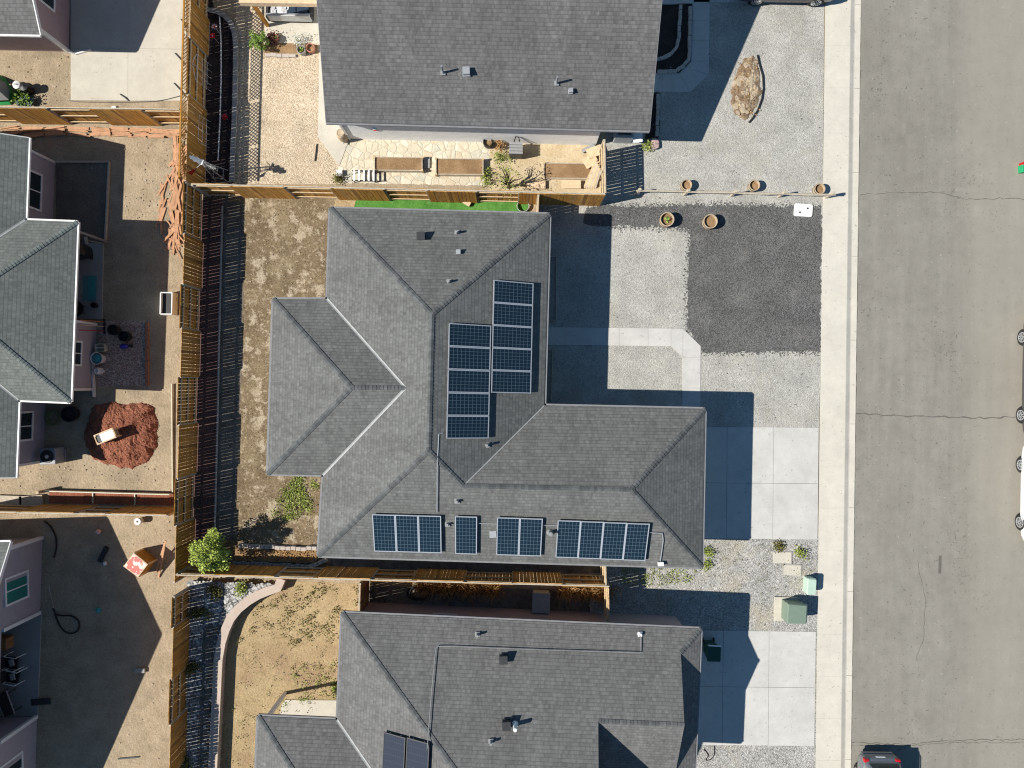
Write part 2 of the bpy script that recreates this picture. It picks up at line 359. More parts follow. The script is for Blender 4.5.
M['sh_left'] = m_shingle('greenish_shingles', (.126, .135, .126), (.162, .172, .160), (.07, .075, .07))
M['cap'] = m_island('cap_shingles', [(0, (.075, .078, .08)), (.5, (.10, .104, .105)), (1, (.125, .13, .13))], .95, .2, (1, 1, 1), 25, .15)
M['cap_left'] = m_island('cap_shingles_green', [(0, (.12, .135, .13)), (1, (.17, .19, .18))], .95, .2, (1, 1, 1), 25, .15)
M['valley'] = m_plain('valley_metal', (.33, .335, .33), .65, .3, 0)
M['fascia_grey'] = m_plain('grey_fascia', (.20, .20, .205), .6)
M['fascia_white'] = m_plain('white_fascia', (.72, .71, .68), .5)
M['soffit'] = m_plain('soffit', (.55, .54, .52), .7)
def m_siding(name, c):
    t = NT(name); sx = t.n('ShaderNodeSeparateXYZ'); t.l(t.pos(), sx.inputs[0])
    md = t.n('ShaderNodeMath', operation='MULTIPLY'); md.inputs[1].default_value = 1 / .18; t.l(sx.outputs[2], md.inputs[0])
    fr = t.n('ShaderNodeMath', operation='FRACT'); t.l(md.outputs[0], fr.inputs[0])
    inv = t.n('ShaderNodeMath', operation='SUBTRACT'); inv.inputs[0].default_value = 1; t.l(fr.outputs[0], inv.inputs[1])
    col = t.scale_col(t.mix(0.0, c, c), t.mr(t.noise(3, 5, .6), .3, .7, .93, 1.06)); t.bump(inv.outputs[0], .6, .015)
    return t.out(col, .7, .3)
M['side_white'] = m_siding('white_siding', (.80, .80, .80)); M['side_pink'] = m_siding('mauve_siding', (.42, .33, .31))
M['side_purple'] = m_siding('purple_grey_siding', (.33, .30, .33)); M['side_grey'] = m_siding('grey_siding', (.36, .36, .37))
M['side_mauve'] = m_siding('rosy_siding', (.36, .27, .28))
M['trim'] = m_plain('white_trim', (.70, .69, .68), .5, .4, 0, .05)
M['glass'] = m_plain('window_glass', (.02, .03, .035), .05, .6, 0, .05)
M['curtain'] = m_plain('teal_blind', (.02, .16, .14), .3, .5)
M['flashing'] = m_plain('flashing_grey', (.27, .275, .28), .6, .4, .2)
M['metal'] = m_plain('galvanised', (.50, .51, .52), .4, .5, .5, .1)
M['white_metal'] = m_plain('white_metal', (.75, .75, .74), .4, .5, 0, .06)
M['dark_metal'] = m_plain('dark_metal', (.04, .042, .045), .5, .5, .2)
M['black'] = m_plain('black_plastic', (.015, .015, .017), .5, .4)
M['rubber'] = m_plain('rubber', (.03, .029, .028), .85, .2)
M['alu'] = m_plain('panel_frame', (.55, .57, .60), .35, .5, .4, .03)
M['cells'] = m_cells('solar_cells', (.009, .021, .036), (.085, .125, .15), 6, 10)
M['cells_land'] = M['cells']
M['cells_plain'] = m_cells('plain_cells', (.035, .04, .055), (.05, .055, .07), 6, 10)
M['green_box'] = m_plain('green_enamel', (.17, .225, .175), .5, .5, 0, .08)
M['mint_box'] = m_plain('pale_green_enamel', (.42, .54, .45), .5, .5, 0, .06)
M['bin_green'] = m_plain('bin_green', (.01, .06, .04), .5, .4)
M['barrel'] = m_island('barrel_staves', [(0, (.36, .27, .18)), (1, (.50, .40, .28))], .85, .2)
M['leaf'] = m_island('bright_leaves', [(0, (.19, .24, .03)), (.5, (.33, .40, .06)), (1, (.48, .54, .13))], .6, .15, (1, 1, 1), 3, .3, 0)
M['leaf_mid'] = m_island('mid_leaves', [(0, (.08, .15, .02)), (.5, (.15, .25, .035)), (1, (.24, .34, .07))], .6, .15, (1, 1, 1), 3, .3, 0)
M['leaf_weed'] = m_island('weed_leaves', [(0, (.10, .13, .02)), (.4, (.20, .25, .04)), (.8, (.30, .35, .08)), (1, (.42, .38, .18))], .7, .15, (1, 1, 1), 3, .3, 0)
M['leaf_olive'] = m_island('olive_weeds', [(0, (.06, .06, .015)), (.5, (.13, .125, .03)), (1, (.25, .22, .08))], .8, .15, (1, 1, 1), 3, .2, 0)
M['straw'] = m_island('dry_blades', [(0, (.22, .10, .03)), (.5, (.40, .22, .08)), (1, (.55, .36, .16))], .85, .15, (1, 1, 1), 3, .2, 0)
M['bark'] = m_plain('bark', (.12, .085, .055), .9, .2)
M['rock'] = m_island('river_rock', [(0, (.09, .09, .09)), (.35, (.22, .215, .21)), (.7, (.38, .37, .355)), (1, (.56, .55, .53))], .85, .12, (1, 1, 1), 20)
M['tan_rock'] = m_island('tan_rock', [(0, (.24, .18, .12)), (.5, (.38, .30, .21)), (1, (.50, .42, .32))], .9, .15, (1, 1, 1), 20)
M['block'] = m_island('edging_blocks', [(0, (.38, .33, .29)), (.5, (.50, .44, .39)), (1, (.58, .52, .47))], .9, .12, (1, 1, 1), 20)
M['block_grey'] = m_island('grey_edging_blocks', [(0, (.20, .20, .20)), (.5, (.28, .28, .28)), (1, (.36, .36, .355))], .9, .12, (1, 1, 1), 20)
M['brick'] = m_island('brick_edging', [(0, (.30, .12, .07)), (.5, (.42, .19, .12)), (1, (.5, .27, .19))], .9, .15, (1, 1, 1), 20)
M['wall_block'] = m_concrete('tan_wall_block', (.52, .42, .35), .12)

# ------------------------------------------------------------------ ground surfaces
_z = [0.004]
def nextz(): _z[0] += .003; return _z[0]
def px(poly, z=0.0): return [P(x, y, z) for x, y in poly]
def jag(poly, amp, step=3.0):
    out = []; n = len(poly); step = min(step, 1.6)
    for i in range(n):
        a = Vector(poly[i]); b = Vector(poly[(i + 1) % n]); L = (b - a).length; k = max(1, int(L / step)); nrm = Vector((-(b - a).y, (b - a).x)).normalized()
        for j in range(k):
            p = a.lerp(b, j / k); q = mnoise.noise(Vector((p.x * .09, p.y * .09, 1.3))) * 1.1 + mnoise.noise(Vector((p.x * .4, p.y * .4, 7))) * .8 + U(-.5, .5)
            out.append(tuple(p + nrm * q * amp))
    return out
def sheet(name, poly, m, amp=0.0, z=None):
    mb = MB(); pp = jag(poly, amp) if amp else poly
    mb.sheet(px(pp), z if z is not None else nextz())
    return struct(mb.build(name, m))
def slab(name, poly, m, z1=.03, z0=-.1):
    return struct(MB().prism(px(poly), z0, z1).build(name, m))
def panels(name, rows, m, z1=.03, gap=.014, base=None):
    """rows: grid of pixel points [[(x,y),..],..]; each quad a cast panel with a narrow real joint between"""
    mb = MB()
    for i in range(len(rows) - 1):
        for j in range(len(rows[0]) - 1):
            q = [Vector(P(*rows[i][j])), Vector(P(*rows[i][j + 1])), Vector(P(*rows[i + 1][j + 1])), Vector(P(*rows[i + 1][j]))]
            c = sum(q, Vector()) / 4
            q2 = []
            for k in range(4):
                e1 = (q[(k + 1) % 4] - q[k]).normalized(); e0 = (q[k - 1] - q[k]).normalized(); q2.append(q[k] + (e1 + e0) * gap / 2)
            mb.prism(q2, -.08, z1)
    o = struct(mb.build(name, m)); return o
def kx(x0, y): return x0 - 10 * y / 768      # street line drifting left down the picture
MB_ = MB().add([(-2500, -2500, -.17), (2500, -2500, -.17), (2500, 2500, -.17), (-2500, 2500, -.17)], [(0, 1, 2, 3)]); struct(MB_.build('ground', M['ground']))
Y0, Y1 = -500, 1300
mb = MB().prism(px([(-900, Y0), (kx(825, Y0), Y0), (kx(825, Y1), Y1), (-900, Y1)]), -.16, 0); struct(mb.build('yard_soil', M['tan_dirt']))
# street: sidewalk panels, rolled kerb, gutter, asphalt
mb = MB(); step = 42.0; y = Y0
while y < Y1:
    q = px([(kx(825, y) + .4, y + .06), (kx(850.5, y), y + .06), (kx(850.5, y + step), y + step - .06), (kx(825, y + step) + .4, y + step - .06)]); mb.prism(q, -.15, .02); y += step
struct(mb.build('sidewalk', M['walk']))
struct(MB().sheet(px([(kx(825.6, Y0), Y0), (kx(850.4, Y0), Y0), (kx(850.4, Y1), Y1), (kx(825.6, Y1), Y1)]), .013).build('sidewalk_joint', M['kerb_face']))
mb = MB()
a = [(850.4, .018), (851.2, .010), (854.8, -.045), (855.8, -.052)]
for (xa, za), (xb, zb) in zip(a[:-1], a[1:]):
    pa, pb = P(kx(xa, Y0), Y0), P(kx(xb, Y0), Y0); pc, pd = P(kx(xb, Y1), Y1), P(kx(xa, Y1), Y1)
    mb.add([(pa.x, pa.y, za), (pd.x, pd.y, za), (pc.x, pc.y, zb), (pb.x, pb.y, zb)], [(0, 1, 2, 3)])
struct(mb.build('kerb', M['kerb_face']))
mb = MB(); y = Y0
while y < Y1:
    q = px([(kx(855.6, y), y + .15), (kx(861.5, y), y + .15), (kx(861.5, y + 84), y + 83.85), (kx(855.6, y + 84), y + 83.85)]); mb.prism(q, -.165, -.052); y += 84
struct(mb.build('gutter', M['walk']))
mb = MB(); E = [(kx(862, Y0), Y0)] + [(kx(862, y) + U(-.35, .35), y) for y in range(Y0 + 4, Y1, 4)] + [(kx(862, Y1), Y1), (kx(1120, Y1), Y1), (kx(1120, Y0), Y0)]
mb.sheet(px(E), -.06); struct(mb.build('road', M['asphalt']))
mb = MB().sheet(px([(kx(861, Y0), Y0), (kx(863, Y0), Y0), (kx(863, Y1), Y1), (kx(861, Y1), Y1)]), -.075); struct(mb.build('road_joint', M['joint']))
struct(MB().prism(px([(kx(1120, Y0), Y0), (kx(1155, Y0), Y0), (kx(1155, Y1), Y1), (kx(1120, Y1), Y1)]), -.16, .02).build('far_sidewalk', M['walk']))
struct(MB().prism(px([(kx(1155, Y0), Y0), (1700, Y0), (1700, Y1), (kx(1155, Y1), Y1)]), -.16, 0).build('far_yard', M['tan_dirt']))
# road cracks
def crack(pts, w=.05):
    mb = MB(); path = []
    for (a, b) in zip(pts[:-1], pts[1:]):
        n = max(2, int(math.dist(a, b) / 4))
        for i in range(n): path.append((a[0] + (b[0] - a[0]) * i / n + U(-.8, .8), a[1] + (b[1] - a[1]) * i / n + U(-.9, .9)))
    path.append(pts[-1]); W = [P(x, y) for x, y in path]
    for p, q in zip(W[:-1], W[1:]):
        nn = Vector((-(q - p).y, (q - p).x, 0)).normalized() * w * U(.25, .7)
        mb.add([(*(p - nn).xy, -.057), (*(q - nn).xy, -.057), (*(q + nn).xy, -.057), (*(p + nn).xy, -.057)], [(0, 1, 2, 3)])
    struct(mb.build('road_crack', M['crack']))
crack([(860, 194), (905, 192), (940, 192), (968, 199), (1000, 198), (1040, 199)], .03)
crack([(857, 413), (900, 416), (950, 417), (985, 418), (1030, 416)], .055)
crack([(852, 743), (905, 745), (960, 741), (1040, 740)], .035)
crack([(852, 746), (905, 747), (960, 743), (1040, 743)], .025)
crack([(918, 560), (926, 600), (924, 640), (917, 660)], .02)
struct(MB().sheet(px([(939.5, 556), (942.5, 556), (942, 574), (939, 574)]), -.056).build('road_patch', M['crack']))

# front yards
def rock_ring(name, poly, n, spread, r0, r1, m):
    mb = MB(); L = [(Vector(poly[i]), Vector(poly[i + 1])) for i in range(len(poly) - 1)]; W = [(b - a).length for a, b in L]
    for _ in range(n):
        a, b = random.choices(L, W)[0]; p = a.lerp(b, random.random()); q = random.gauss(0, spread); nn = Vector((-(b - a).y, (b - a).x)).normalized(); p = p + nn * q
        mb.rock(P(p.x, p.y) + Vector((0, 0, .012)), U(r0, r1), r0 * .8)
    o = mb.build(name, M[m]); o['kind'] = 'stuff'; return o
M['dark_rock'] = m_island('dark_stones', [(0, (.05, .05, .05)), (1, (.15, .147, .143))], .9, .1, (1, 1, 1), 20)
rock_ring('dark_gravel_stones', [(588, 207), (640, 207), (700, 205), (760, 206), (822, 207)], 900, 2.0, .018, .04, 'dark_rock')
rock_ring('dark_gravel_stones', [(820, 351), (700, 352), (694, 338), (687, 326), (688, 280), (690, 240), (688, 228), (650, 226), (604, 226)], 1300, 2.2, .018, .04, 'dark_rock')
sheet('front_gravel', [(600, -120), (825, -120), (822, 300), (819, 429), (540, 429), (540, 192), (600, 192)], M['gravel'])
sheet('dark_gravel_patch', [(586, 208), (604, 205), (640, 207), (700, 205), (760, 206), (822, 207), (820, 351), (700, 352), (694, 338), (687, 326), (688, 280), (690, 240), (688, 228), (650, 226), (604, 226), (584, 224)], M['dark_gravel'], 1.7)
sheet('side_gravel', [(590, 538), (818, 538), (816, 800), (590, 800)], M['gravel2'])
mbj = MB().sheet(px([(690, 428.5), (817, 428.5), (816, 537.5), (690, 537.5)]), nextz()); struct(mbj.build('driveway_joint', M['joint']))
panels('driveway', [[(680, 427), (727, 427), (773.5, 427), (818.6, 427.5)], [(680, 482), (726.7, 483), (773, 483.2), (818, 483.6)], [(680, 538.5), (726, 538.5), (772.5, 539), (817.4, 539.5)]], M['concrete'])
mbj = MB().sheet(px([(690, 632), (814, 632.5), (813, 744), (690, 744)]), nextz()); struct(mbj.build('driveway_joint', M['joint']))
panels('driveway', [[(680, 630), (723.3, 630.5), (769, 630.8), (815.8, 631.5)], [(680, 686), (722.5, 686.5), (768.5, 687), (815, 687.5)], [(680, 744.5), (722, 745), (768, 745.3), (814.2, 746)]], M['concrete'])
panels('driveway', [[(650, -112), (730, -112), (777, -112), (826, -112)], [(650, -52), (730, -52), (777, -52), (825.6, -52)], [(650, 2.2), (730, 2.6), (777, 3), (825, 3.6)]], M['concrete'])
# entry walk of the middle house
panels('entry_walk', [[(530, 327), (564, 327.3), (595, 327.6), (619, 327.8), (648, 328.2), (671, 328.5)], [(530, 345), (564, 345.2), (595, 345.4), (619, 345.6), (648, 346), (671, 346.3)]], M['concrete'], gap=.01)
panels('entry_walk', [[(671, 328.5), (683, 329)], [(671, 346.3), (682.3, 357.5)]], M['concrete'], gap=.008)
panels('entry_walk', [[(683, 329), (700.6, 346)], [(682.3, 357.5), (700.6, 357)]], M['concrete'], gap=.008)
panels('entry_walk', [[(682.3, 357.5), (700.6, 357)], [(682, 388), (700.4, 388)], [(682, 426.5), (700, 426.5)]], M['concrete'], gap=.01)
# walk of the top house
panels('curved_walk', [[(692.5, -40), (709.6, -40)], [(692.4, 0), (709.6, 0)], [(692.2, 21), (709.5, 21)], [(691.6, 41), (709.2, 41)], [(691, 62), (708.8, 61)]], M['concrete'], gap=.01)
panels('curved_walk', [[(691, 62), (708.8, 61)], [(685.5, 67.5), (708.5, 75)]], M['concrete'], gap=.01)
panels('curved_walk', [[(685.5, 67.5), (708.5, 75)], [(679, 73.5), (690, 92.5)]], M['concrete'], gap=.01)
panels('curved_walk', [[(679, 73.5), (662, 73.7), (640, 73.7)], [(690, 92.5), (662, 92), (640, 92)]], M['concrete'], gap=.01)
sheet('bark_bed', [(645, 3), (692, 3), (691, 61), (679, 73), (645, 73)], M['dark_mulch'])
slab('porch_slab', [(648, -30), (695, -30), (693, 4), (670, 5), (648, 5)], M['concrete'], .1)
sheet('gravel_bed', [(650, 93), (660, 93), (659, 138), (645, 140)], M['dark_mulch'], .8)
# middle lot back yard
_z[0] = .004
sheet('back_soil', [(196, 196), (528, 198), (528, 575), (186, 577)], M['back_soil'])
sheet('bark_strip', [(196, 200), (222, 199), (215, 545), (186, 560)], M['purple_mulch'], .5)
sheet('fines_strip', [(222.5, 200), (244, 203), (243, 330), (239, 430), (235, 540), (215.5, 540)], M['grey_soil'], 1.0)
sheet('turf_strip', [(356, 196), (528, 200), (530, 225), (350, 222)], M['turf'], .5)
sheet('turf_edge_dirt', [(336, 198), (357, 197), (352, 215), (333, 215)], M['gold_dirt'], 1.2)
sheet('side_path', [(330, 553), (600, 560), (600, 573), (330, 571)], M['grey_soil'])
# top house back yard
_z[0] = .004
sheet('beige_gravel', [(236, 0), (350, 0), (352, 184), (232, 184)], M['beige_gravel'])
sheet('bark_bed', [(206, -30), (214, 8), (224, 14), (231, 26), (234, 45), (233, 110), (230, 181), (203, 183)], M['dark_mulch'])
slab('side_path', [(319.5, 46), (318, 137), (339.5, 166), (346, 148), (360, 120), (360, 46)], M['cream_conc'], .03)
slab('patio', [(265, -60), (350, -60), (350, 45), (265, 43)], M['cream_conc'], .034)
sheet('flagstone_patio', [(346, 148), (338, 170), (340, 183), (492, 186), (494, 136), (350, 120)], M['flag'], .6)
sheet('dry_soil', [(491, 130), (606, 130), (606, 195), (489, 190)], m_soil('pale_soil', (.46, .36, .22), (.56, .45, .30), [(3, (.34, .25, .14), .55, .72, .5)], gscale=14), .8)
sheet('side_gravel', [(604, 140), (640, 144), (636, 200), (604, 203)], M['gravel'])
sheet('bed_soil', [(266, 42), (317, 45), (318, 54), (264, 53)], M['bed_soil'], .7)
# upper left lot
_z[0] = .004
panels('patio', [[(71, -60), (128.5, -60), (186.5, -60)], [(71, 49), (128.4, 49), (186.8, 49.5)], [(71, 100.5), (128.2, 101), (187.5, 101)]], M['cream_conc'], gap=.01)
# middle left lot
sheet('bark_bed', [(56, 163), (109, 163), (105, 243), (56, 243)], M['dark_soil'], .4)
slab('patio', [(60, 243), (104, 243), (102.5, 319), (60, 319)], M['grey_conc'], .05)
sheet('gravel_patch', [(98, 321), (146, 321), (145.5, 386), (98, 386)], M['pink_gravel'], .5)
# lower left lot
slab('patio', [(-40, 611), (42, 613), (38, 716), (-40, 716)], M['grey_conc'], .05)
# lower house yard
_z[0] = .004
sheet('golden_dirt', [(205, 578), (372, 584), (372, 640), (360, 830), (200, 830)], M['gold_dirt'])
slab('rock_bed', [(190, 581), (276, 584), (266, 592), (246, 602), (229, 620), (219, 645), (213, 700), (210, 830), (180, 830)], M['grey_soil'], .29)
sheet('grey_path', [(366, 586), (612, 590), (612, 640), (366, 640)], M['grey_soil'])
slab('patio', [(282, 704), (286, 699.5), (345, 700), (345, 860), (270, 860), (274, 760)], M['cream_conc'], .05)
# ------------------------------------------------------------------ fences
LSP = .165
def fence(name, label, A, B, cuts, types, face, h=1.83, wood='wood', cap=True, lattice=0.0, z0=0.0, loc=None, group=None, post_extra=0.0):
    """A,B: ground end points; cuts: distances along AB of panel ends; types: 'b' boards on the seen face, 'r' rails on it; face: +1/-1 side of AB seen"""
    A = Vector((A.x, A.y, z0)); B = Vector((B.x, B.y, z0)); u = (B - A).normalized(); nrm = Vector((-u.y, u.x, 0)) * face
    T = thing(name, label, 'fence', tuple(A), group)
    ang = math.atan2(u.y, u.x)
    for i, c in enumerate(cuts):
        p = A + u * c
        MB().box(p + Vector((0, 0, (h - .06) / 2)) , (.09, .09, h - .06 + post_extra), ang).build('post', M['grey_wood'], T)
    for (a, b, ty) in zip(cuts[:-1], cuts[1:], types):
        side = 1 if ty == 'b' else -1
        for zr in (.28, .98, h - .2):
            MB().box(A + u * ((a + b) / 2) + Vector((0, 0, zr)) + nrm * .012 * -side, (b - a - .1, .04, .09), ang).build('rail', M['rail_wood'], T)
        mb = MB(); x = a + .004
        while x < b - .05:
            w_ = min(U(.132, .146), b - x); hh = h - U(0, .018); tilt = U(-.006, .006)
            base = A + u * (x + w_ / 2) + nrm * (.052 * side + U(-.003, .003)) + Vector((0, 0, .04 + hh / 2 - .02))
            m = Matrix.Rotation(ang, 3, 'Z') @ Matrix.Rotation(tilt, 3, 'Y')
            mb.box(base, (w_, .018, hh - .04), mat=m); x += w_ + random.choice((.005, .008, .010, .013, .017, .024))
        mb.build('picket_panel', M[wood], T)
        if cap:
            MB().box(A + u * ((a + b) / 2) + Vector((0, 0, h + .018)), (b - a - .006, .05, .03), ang).build('cap_rail', M['grey_wood'], T)
        if lattice:
            mb = MB(); L = b - a - .1; z1 = h + .02; z2 = h + lattice; n = int((L + lattice) / LSP)
            for k in range(-int(lattice / LSP) - 1, n + 1):
                for sgn in (1, -1):
                    x0 = k * LSP + .05; p0 = Vector((x0, z1)); p1 = Vector((x0 + (lattice - .02), z2))
                    if p1.x < .03 or p0.x > L: continue
                    if p0.x < .03: p0 = Vector((.03, z1 + (.03 - p0.x)))
                    if p1.x > L: p1 = Vector((L, z2 - (p1.x - L)))
                    f = (lambda q: A + u * (a + .05 + (q.x if sgn > 0 else L - q.x)) + nrm * .008 * sgn + Vector((0, 0, q.y)))
                    q0, q1 = f(p0), f(p1); q0.z += z0 * 0; mb.bar(q0, q1, .008, .034)
            mb.build('lattice_panel', M[wood], T)
            MB().box(A + u * ((a + b) / 2) + Vector((0, 0, z2 + .02)), (b - a - .01, .07, .045), ang).build('cap_rail', M[wood], T)
    return T
def cuts_y(A, B, ys, z=.9):      # pixel rows at mid height -> distances along the fence
    u = (B - A).normalized(); out = []
    for y in ys: out.append(abs((P(0, y, z).y - A.y) / u.y))
    return out
def cuts_x(A, B, xs, z=.9):
    u = (B - A).normalized(); return [abs((P(x, 0, z).x - A.x) / u.x) for x in xs]
# long boundary fence on the left, one per neighbour
def fl(y): return P(203.1 - .028 * (y - 211), y)
A, B = fl(-100), fl(190)
fence('wooden_fence', 'tall cedar fence with a diamond lattice top beside the beige gravel yard', A, B, cuts_y(A, B, [-94, -36, 10, 47, 103, 150, 187]), 'brbrbb', 1, lattice=.47, cap=False)
A, B = fl(190.4), fl(578)
fence('wooden_fence', 'long brown picket fence shading the dark strip behind the middle house', A, B, cuts_y(A, B, [188, 238, 287, 330, 377, 424, 476, 522, 576.5]), 'rbrbrbrb', 1, cap=False)
A, B = fl(578.6), fl(840)
fence('wooden_fence', 'weathered fence beside the river rock strip of the lower yard', A, B, cuts_y(A, B, [577.5, 621, 671, 716, 766, 812]), 'rbrbr', 1, cap=False)
# cross fences
A, B = P(-60, 122), P(203, 125.5)
fence('wooden_fence', 'sunlit cedar fence between the concrete patio and the stacked old boards', A, B, cuts_x(A, B, [-40, 9, 59, 101, 151, 189.5]), 'rbrbr', -1)
A, B = P(206, 195.8), P(600, 205)
fence('wooden_fence', 'sunlit cedar fence between the flagstone yard and the green turf strip', A, B, cuts_x(A, B, [201, 237, 290, 335, 387, 429, 477, 519, 563, 602]), 'rbrbrbrbb', -1)
A, B = P(-40, 503.5), P(194, 508)
fence('wooden_fence', 'fence behind the narrow red mulch beds of the left yards', A, B, cuts_x(A, B, [-20, 31, 87, 118, 177]), 'rbrb', 1)
A, B = P(192, 563.5), P(606, 574.5)
fence('wooden_fence', 'shaded fence running tight along the south side of the middle house', A, B, cuts_x(A, B, [179, 224, 282, 320, 375, 416, 465, 513, 561, 606]), 'rbrbrbrbr', 1)
# short return fences and gates
A, B = P(600, 205), P(599, 152)
fence('side_gate', 'tall pale return fence closing the flagstone side yard', A, B, [0.05, 1.2, 2.35], 'bb', -1, wood='grey_wood', cap=True)
A, B = P(537, 204), P(536, 226)
fence('side_gate', 'short wooden gate closing the green turf strip', A, B, [.08, 1.0], 'b', 1, h=1.75)
A, B = P(600, 557), P(600.5, 574)
fence('side_gate', 'small pale gate at the end of the shaded side path', A, B, [0.0, .78], 'b', 1, h=1.8, wood='pale_wood')
A, B = P(602, 576), P(602.5, 611)
fence('side_gate', 'pale gate closing the dry grass side yard beside the lower house', A, B, [0.02, 1.5], 'b', 1, wood='pale_wood', cap=False)
A, B = P(368.5, 572.5), P(367.5, 612)
fence('side_gate', 'dark slatted return fence beside the lower house corner', A, B, [0.03, .9, 1.7], 'rr', -1, wood='wood_dark')

# ------------------------------------------------------------------ roofs and houses
SL = 5 / 12
def on_plane(x, y, e0, e1, inside):
    dd = (e1 - e0); dd.z = 0; dd.normalize(); pp = Vector((-dd.y, dd.x, 0))
    if (inside - e0).dot(pp) < 0: pp = -pp
    G = P(x, y, 0); a = G.x * pp.x + G.y * pp.y; b = e0.x * pp.x + e0.y * pp.y
    z = (e0.z + SL * (a - b)) / (1 + SL * a / H); return P(x, y, z)
def roof(T, V, faces, eave, m, cap, fascia, hf=.16, valley=(), z_soffit=None, name='roof', no_cap=(), gable=()):
    """V: dict of points, faces: lists of keys (first two = along the eave), eave: outline keys"""
    mb = MB(); edges = {}; info = []
    for fi, f in enumerate(faces):
        pts = [V[k] for k in f]
        n = Vector((0, 0, 0))
        for i in range(len(pts)): n += (pts[i] - pts[0]).cross(pts[(i + 1) % len(pts)] - pts[0])
        n.normalize()
        if n.z < 0: f = f[::-1]; pts = pts[::-1]; n = -n
        e = Vector((0, 0, 1)).cross(n).normalized(); v = n.cross(e)
        o = U(0, 9); mb.face(pts, [(p.dot(e) + o, p.dot(v) + .02 * fi) for p in pts])
        c = sum(pts, Vector()) / len(pts); info.append((n, c))
        for i in range(len(f)):
            k = (f[i], f[(i + 1) % len(f)]); edges.setdefault(tuple(sorted(k)), []).append((fi, n.cross((V[k[1]] - V[k[0]]).normalized())))
    # fascia + soffit close the shell
    n = len(eave)
    R_ = mb.build(name, m, T)
    for i in range(n):
        if eave[i] + '>' + eave[(i + 1) % n] in gable: continue
        a, b = V[eave[i]], V[eave[(i + 1) % n]]; dn = Vector((0, 0, hf))
        fb = MB(); fb.add([a, b, b - dn, a - dn], [(0, 1, 2, 3)])
        d = (b - a); d.z = 0; d.normalize()
        # drip edge / gutter strip sits just outside the eave
        outn = Vector((d.y, -d.x, 0)); cc = sum((V[k] for k in eave), Vector()) / n
        mid = (a + b) / 2
        def inside(p):
            c_ = False
            for j in range(n):
                p1, p2 = V[eave[j]], V[eave[(j + 1) % n]]
                if (p1.y > p.y) != (p2.y > p.y) and p.x < (p2.x - p1.x) * (p.y - p1.y) / (p2.y - p1.y) + p1.x: c_ = not c_
            return c_
        if inside(mid + outn * .05): outn = -outn
        g = MB().bar(a - dn * .45 + outn * .045, b - dn * .45 + outn * .045, .07, .09)
        fb.v.extend(g.v); o = len(fb.v) - len(g.v); fb.f.extend([[q + o for q in ff] for ff in g.f]); fb.build('fascia', fascia, T)
    if gable:
        sb = MB()
        for f in faces: sb.face([V[k] - Vector((0, 0, hf * .8)) for k in f])
        sb.build('soffit', M['soffit'], T)
    else: MB().face([V[k] - Vector((0, 0, hf * .8)) for k in eave]).build('soffit', M['soffit'], T)
    # caps on ridges and hips, metal in valleys
    for (ka, kb), fs in edges.items():
        if len(fs) != 2 or (ka, kb) in no_cap or (kb, ka) in no_cap: continue
        n1, n2 = info[fs[0][0]][0], info[fs[1][0]][0]; w1, w2 = fs[0][1].normalized(), fs[1][1].normalized(); a, b = V[ka], V[kb]
        if n1.dot(n2) > .999: continue
        convex = w2.dot(n1) < 0
        if a.z > b.z: a, b = b, a
        dd = (b - a); L = dd.length; dd.normalize()
        up = (n1 + n2).normalized()
        if convex:
            mbc = MB(); t = 0.0; W = .105; 
            while t < L - .02:
                t2 = min(t + .20, L); p0 = a + dd * t + up * .028; p1 = a + dd * t2 + up * .008
                mbc.add([p0, p0 + w1 * W, p1 + w1 * W, p1, p0 + w2 * W, p1 + w2 * W, p0 - up * .026, p0 + w1 * W - up * .026, p0 + w2 * W - up * .026],
                        [(0, 1, 2, 3), (0, 3, 5, 4), (0, 6, 7, 1), (0, 4, 8, 6)]); t += .145
            mbc.build('ridge_cap', cap, R_)
        else:
            W = .055 if (ka, kb) in valley or (kb, ka) in valley else .025
            MB().add([a + up * .006, b + up * .006, b + w1 * W + n1 * .006, a + w1 * W + n1 * .006, a + w2 * W + n2 * .006, b + w2 * W + n2 * .006], [(0, 1, 2, 3), (0, 4, 5, 1)]).build('valley_flashing', M['valley'], R_)
    return R_
def inset_wall(T, foot, z1, m, gables=()):
    mb = MB().prism(foot, -.05, z1)
    for g in gables: mb.face(g)
    return mb.build('wall', m, T)
def window(T, p, outward, w, h, zc, m='trim', pane='glass', bars=1):
    """p: point on the wall plane, outward: wall normal"""
    n = Vector(outward).normalized(); t = Vector((-n.y, n.x, 0)); c = Vector((p[0], p[1], zc)) + n * .025; ang = math.atan2(t.y, t.x)
    mb = MB(); f = .09
    for s_ in (-1, 1):
        mb.box(c + t * s_ * (w / 2 + f / 2), (f, .06, h + 2 * f), ang); mb.box(c + Vector((0, 0, s_ * (h / 2 + f / 2))), (w - .002, .058, f), ang)
    if bars: mb.box(c, (.045, .05, h - .002), ang)
    wf = mb.build('window', M[m], T)
    MB().box(c - n * .012, (w, .02, h), ang).build('pane', M[pane], wf)
def pipe_vent(R_, p, h=.35, r=.05, m='flashing', lean=(0, 0)):
    mb = MB(); mb.box(p + Vector((0, 0, .03)), (.2, .2, .02), .03); mb.lathe(p, [(r * 1.8, .0), (r * 1.2, .12), (r, .14), (r, h)], 12); return mb.build('vent_pipe', M[m], R_)
def box_vent(R_, p, s=.32, h=.25, m='dark_metal', rz=.03):
    mb = MB(); mb.box(p + Vector((0, 0, .03)), (s * 1.2, s * 1.2, .02), rz); mb.box(p + Vector((0, 0, h / 2)), (s, s, h), rz); mb.box(p + Vector((0, 0, h + .02)), (s * 1.12, s * 1.12, .04), rz); return mb.build('roof_vent', M[m], R_)
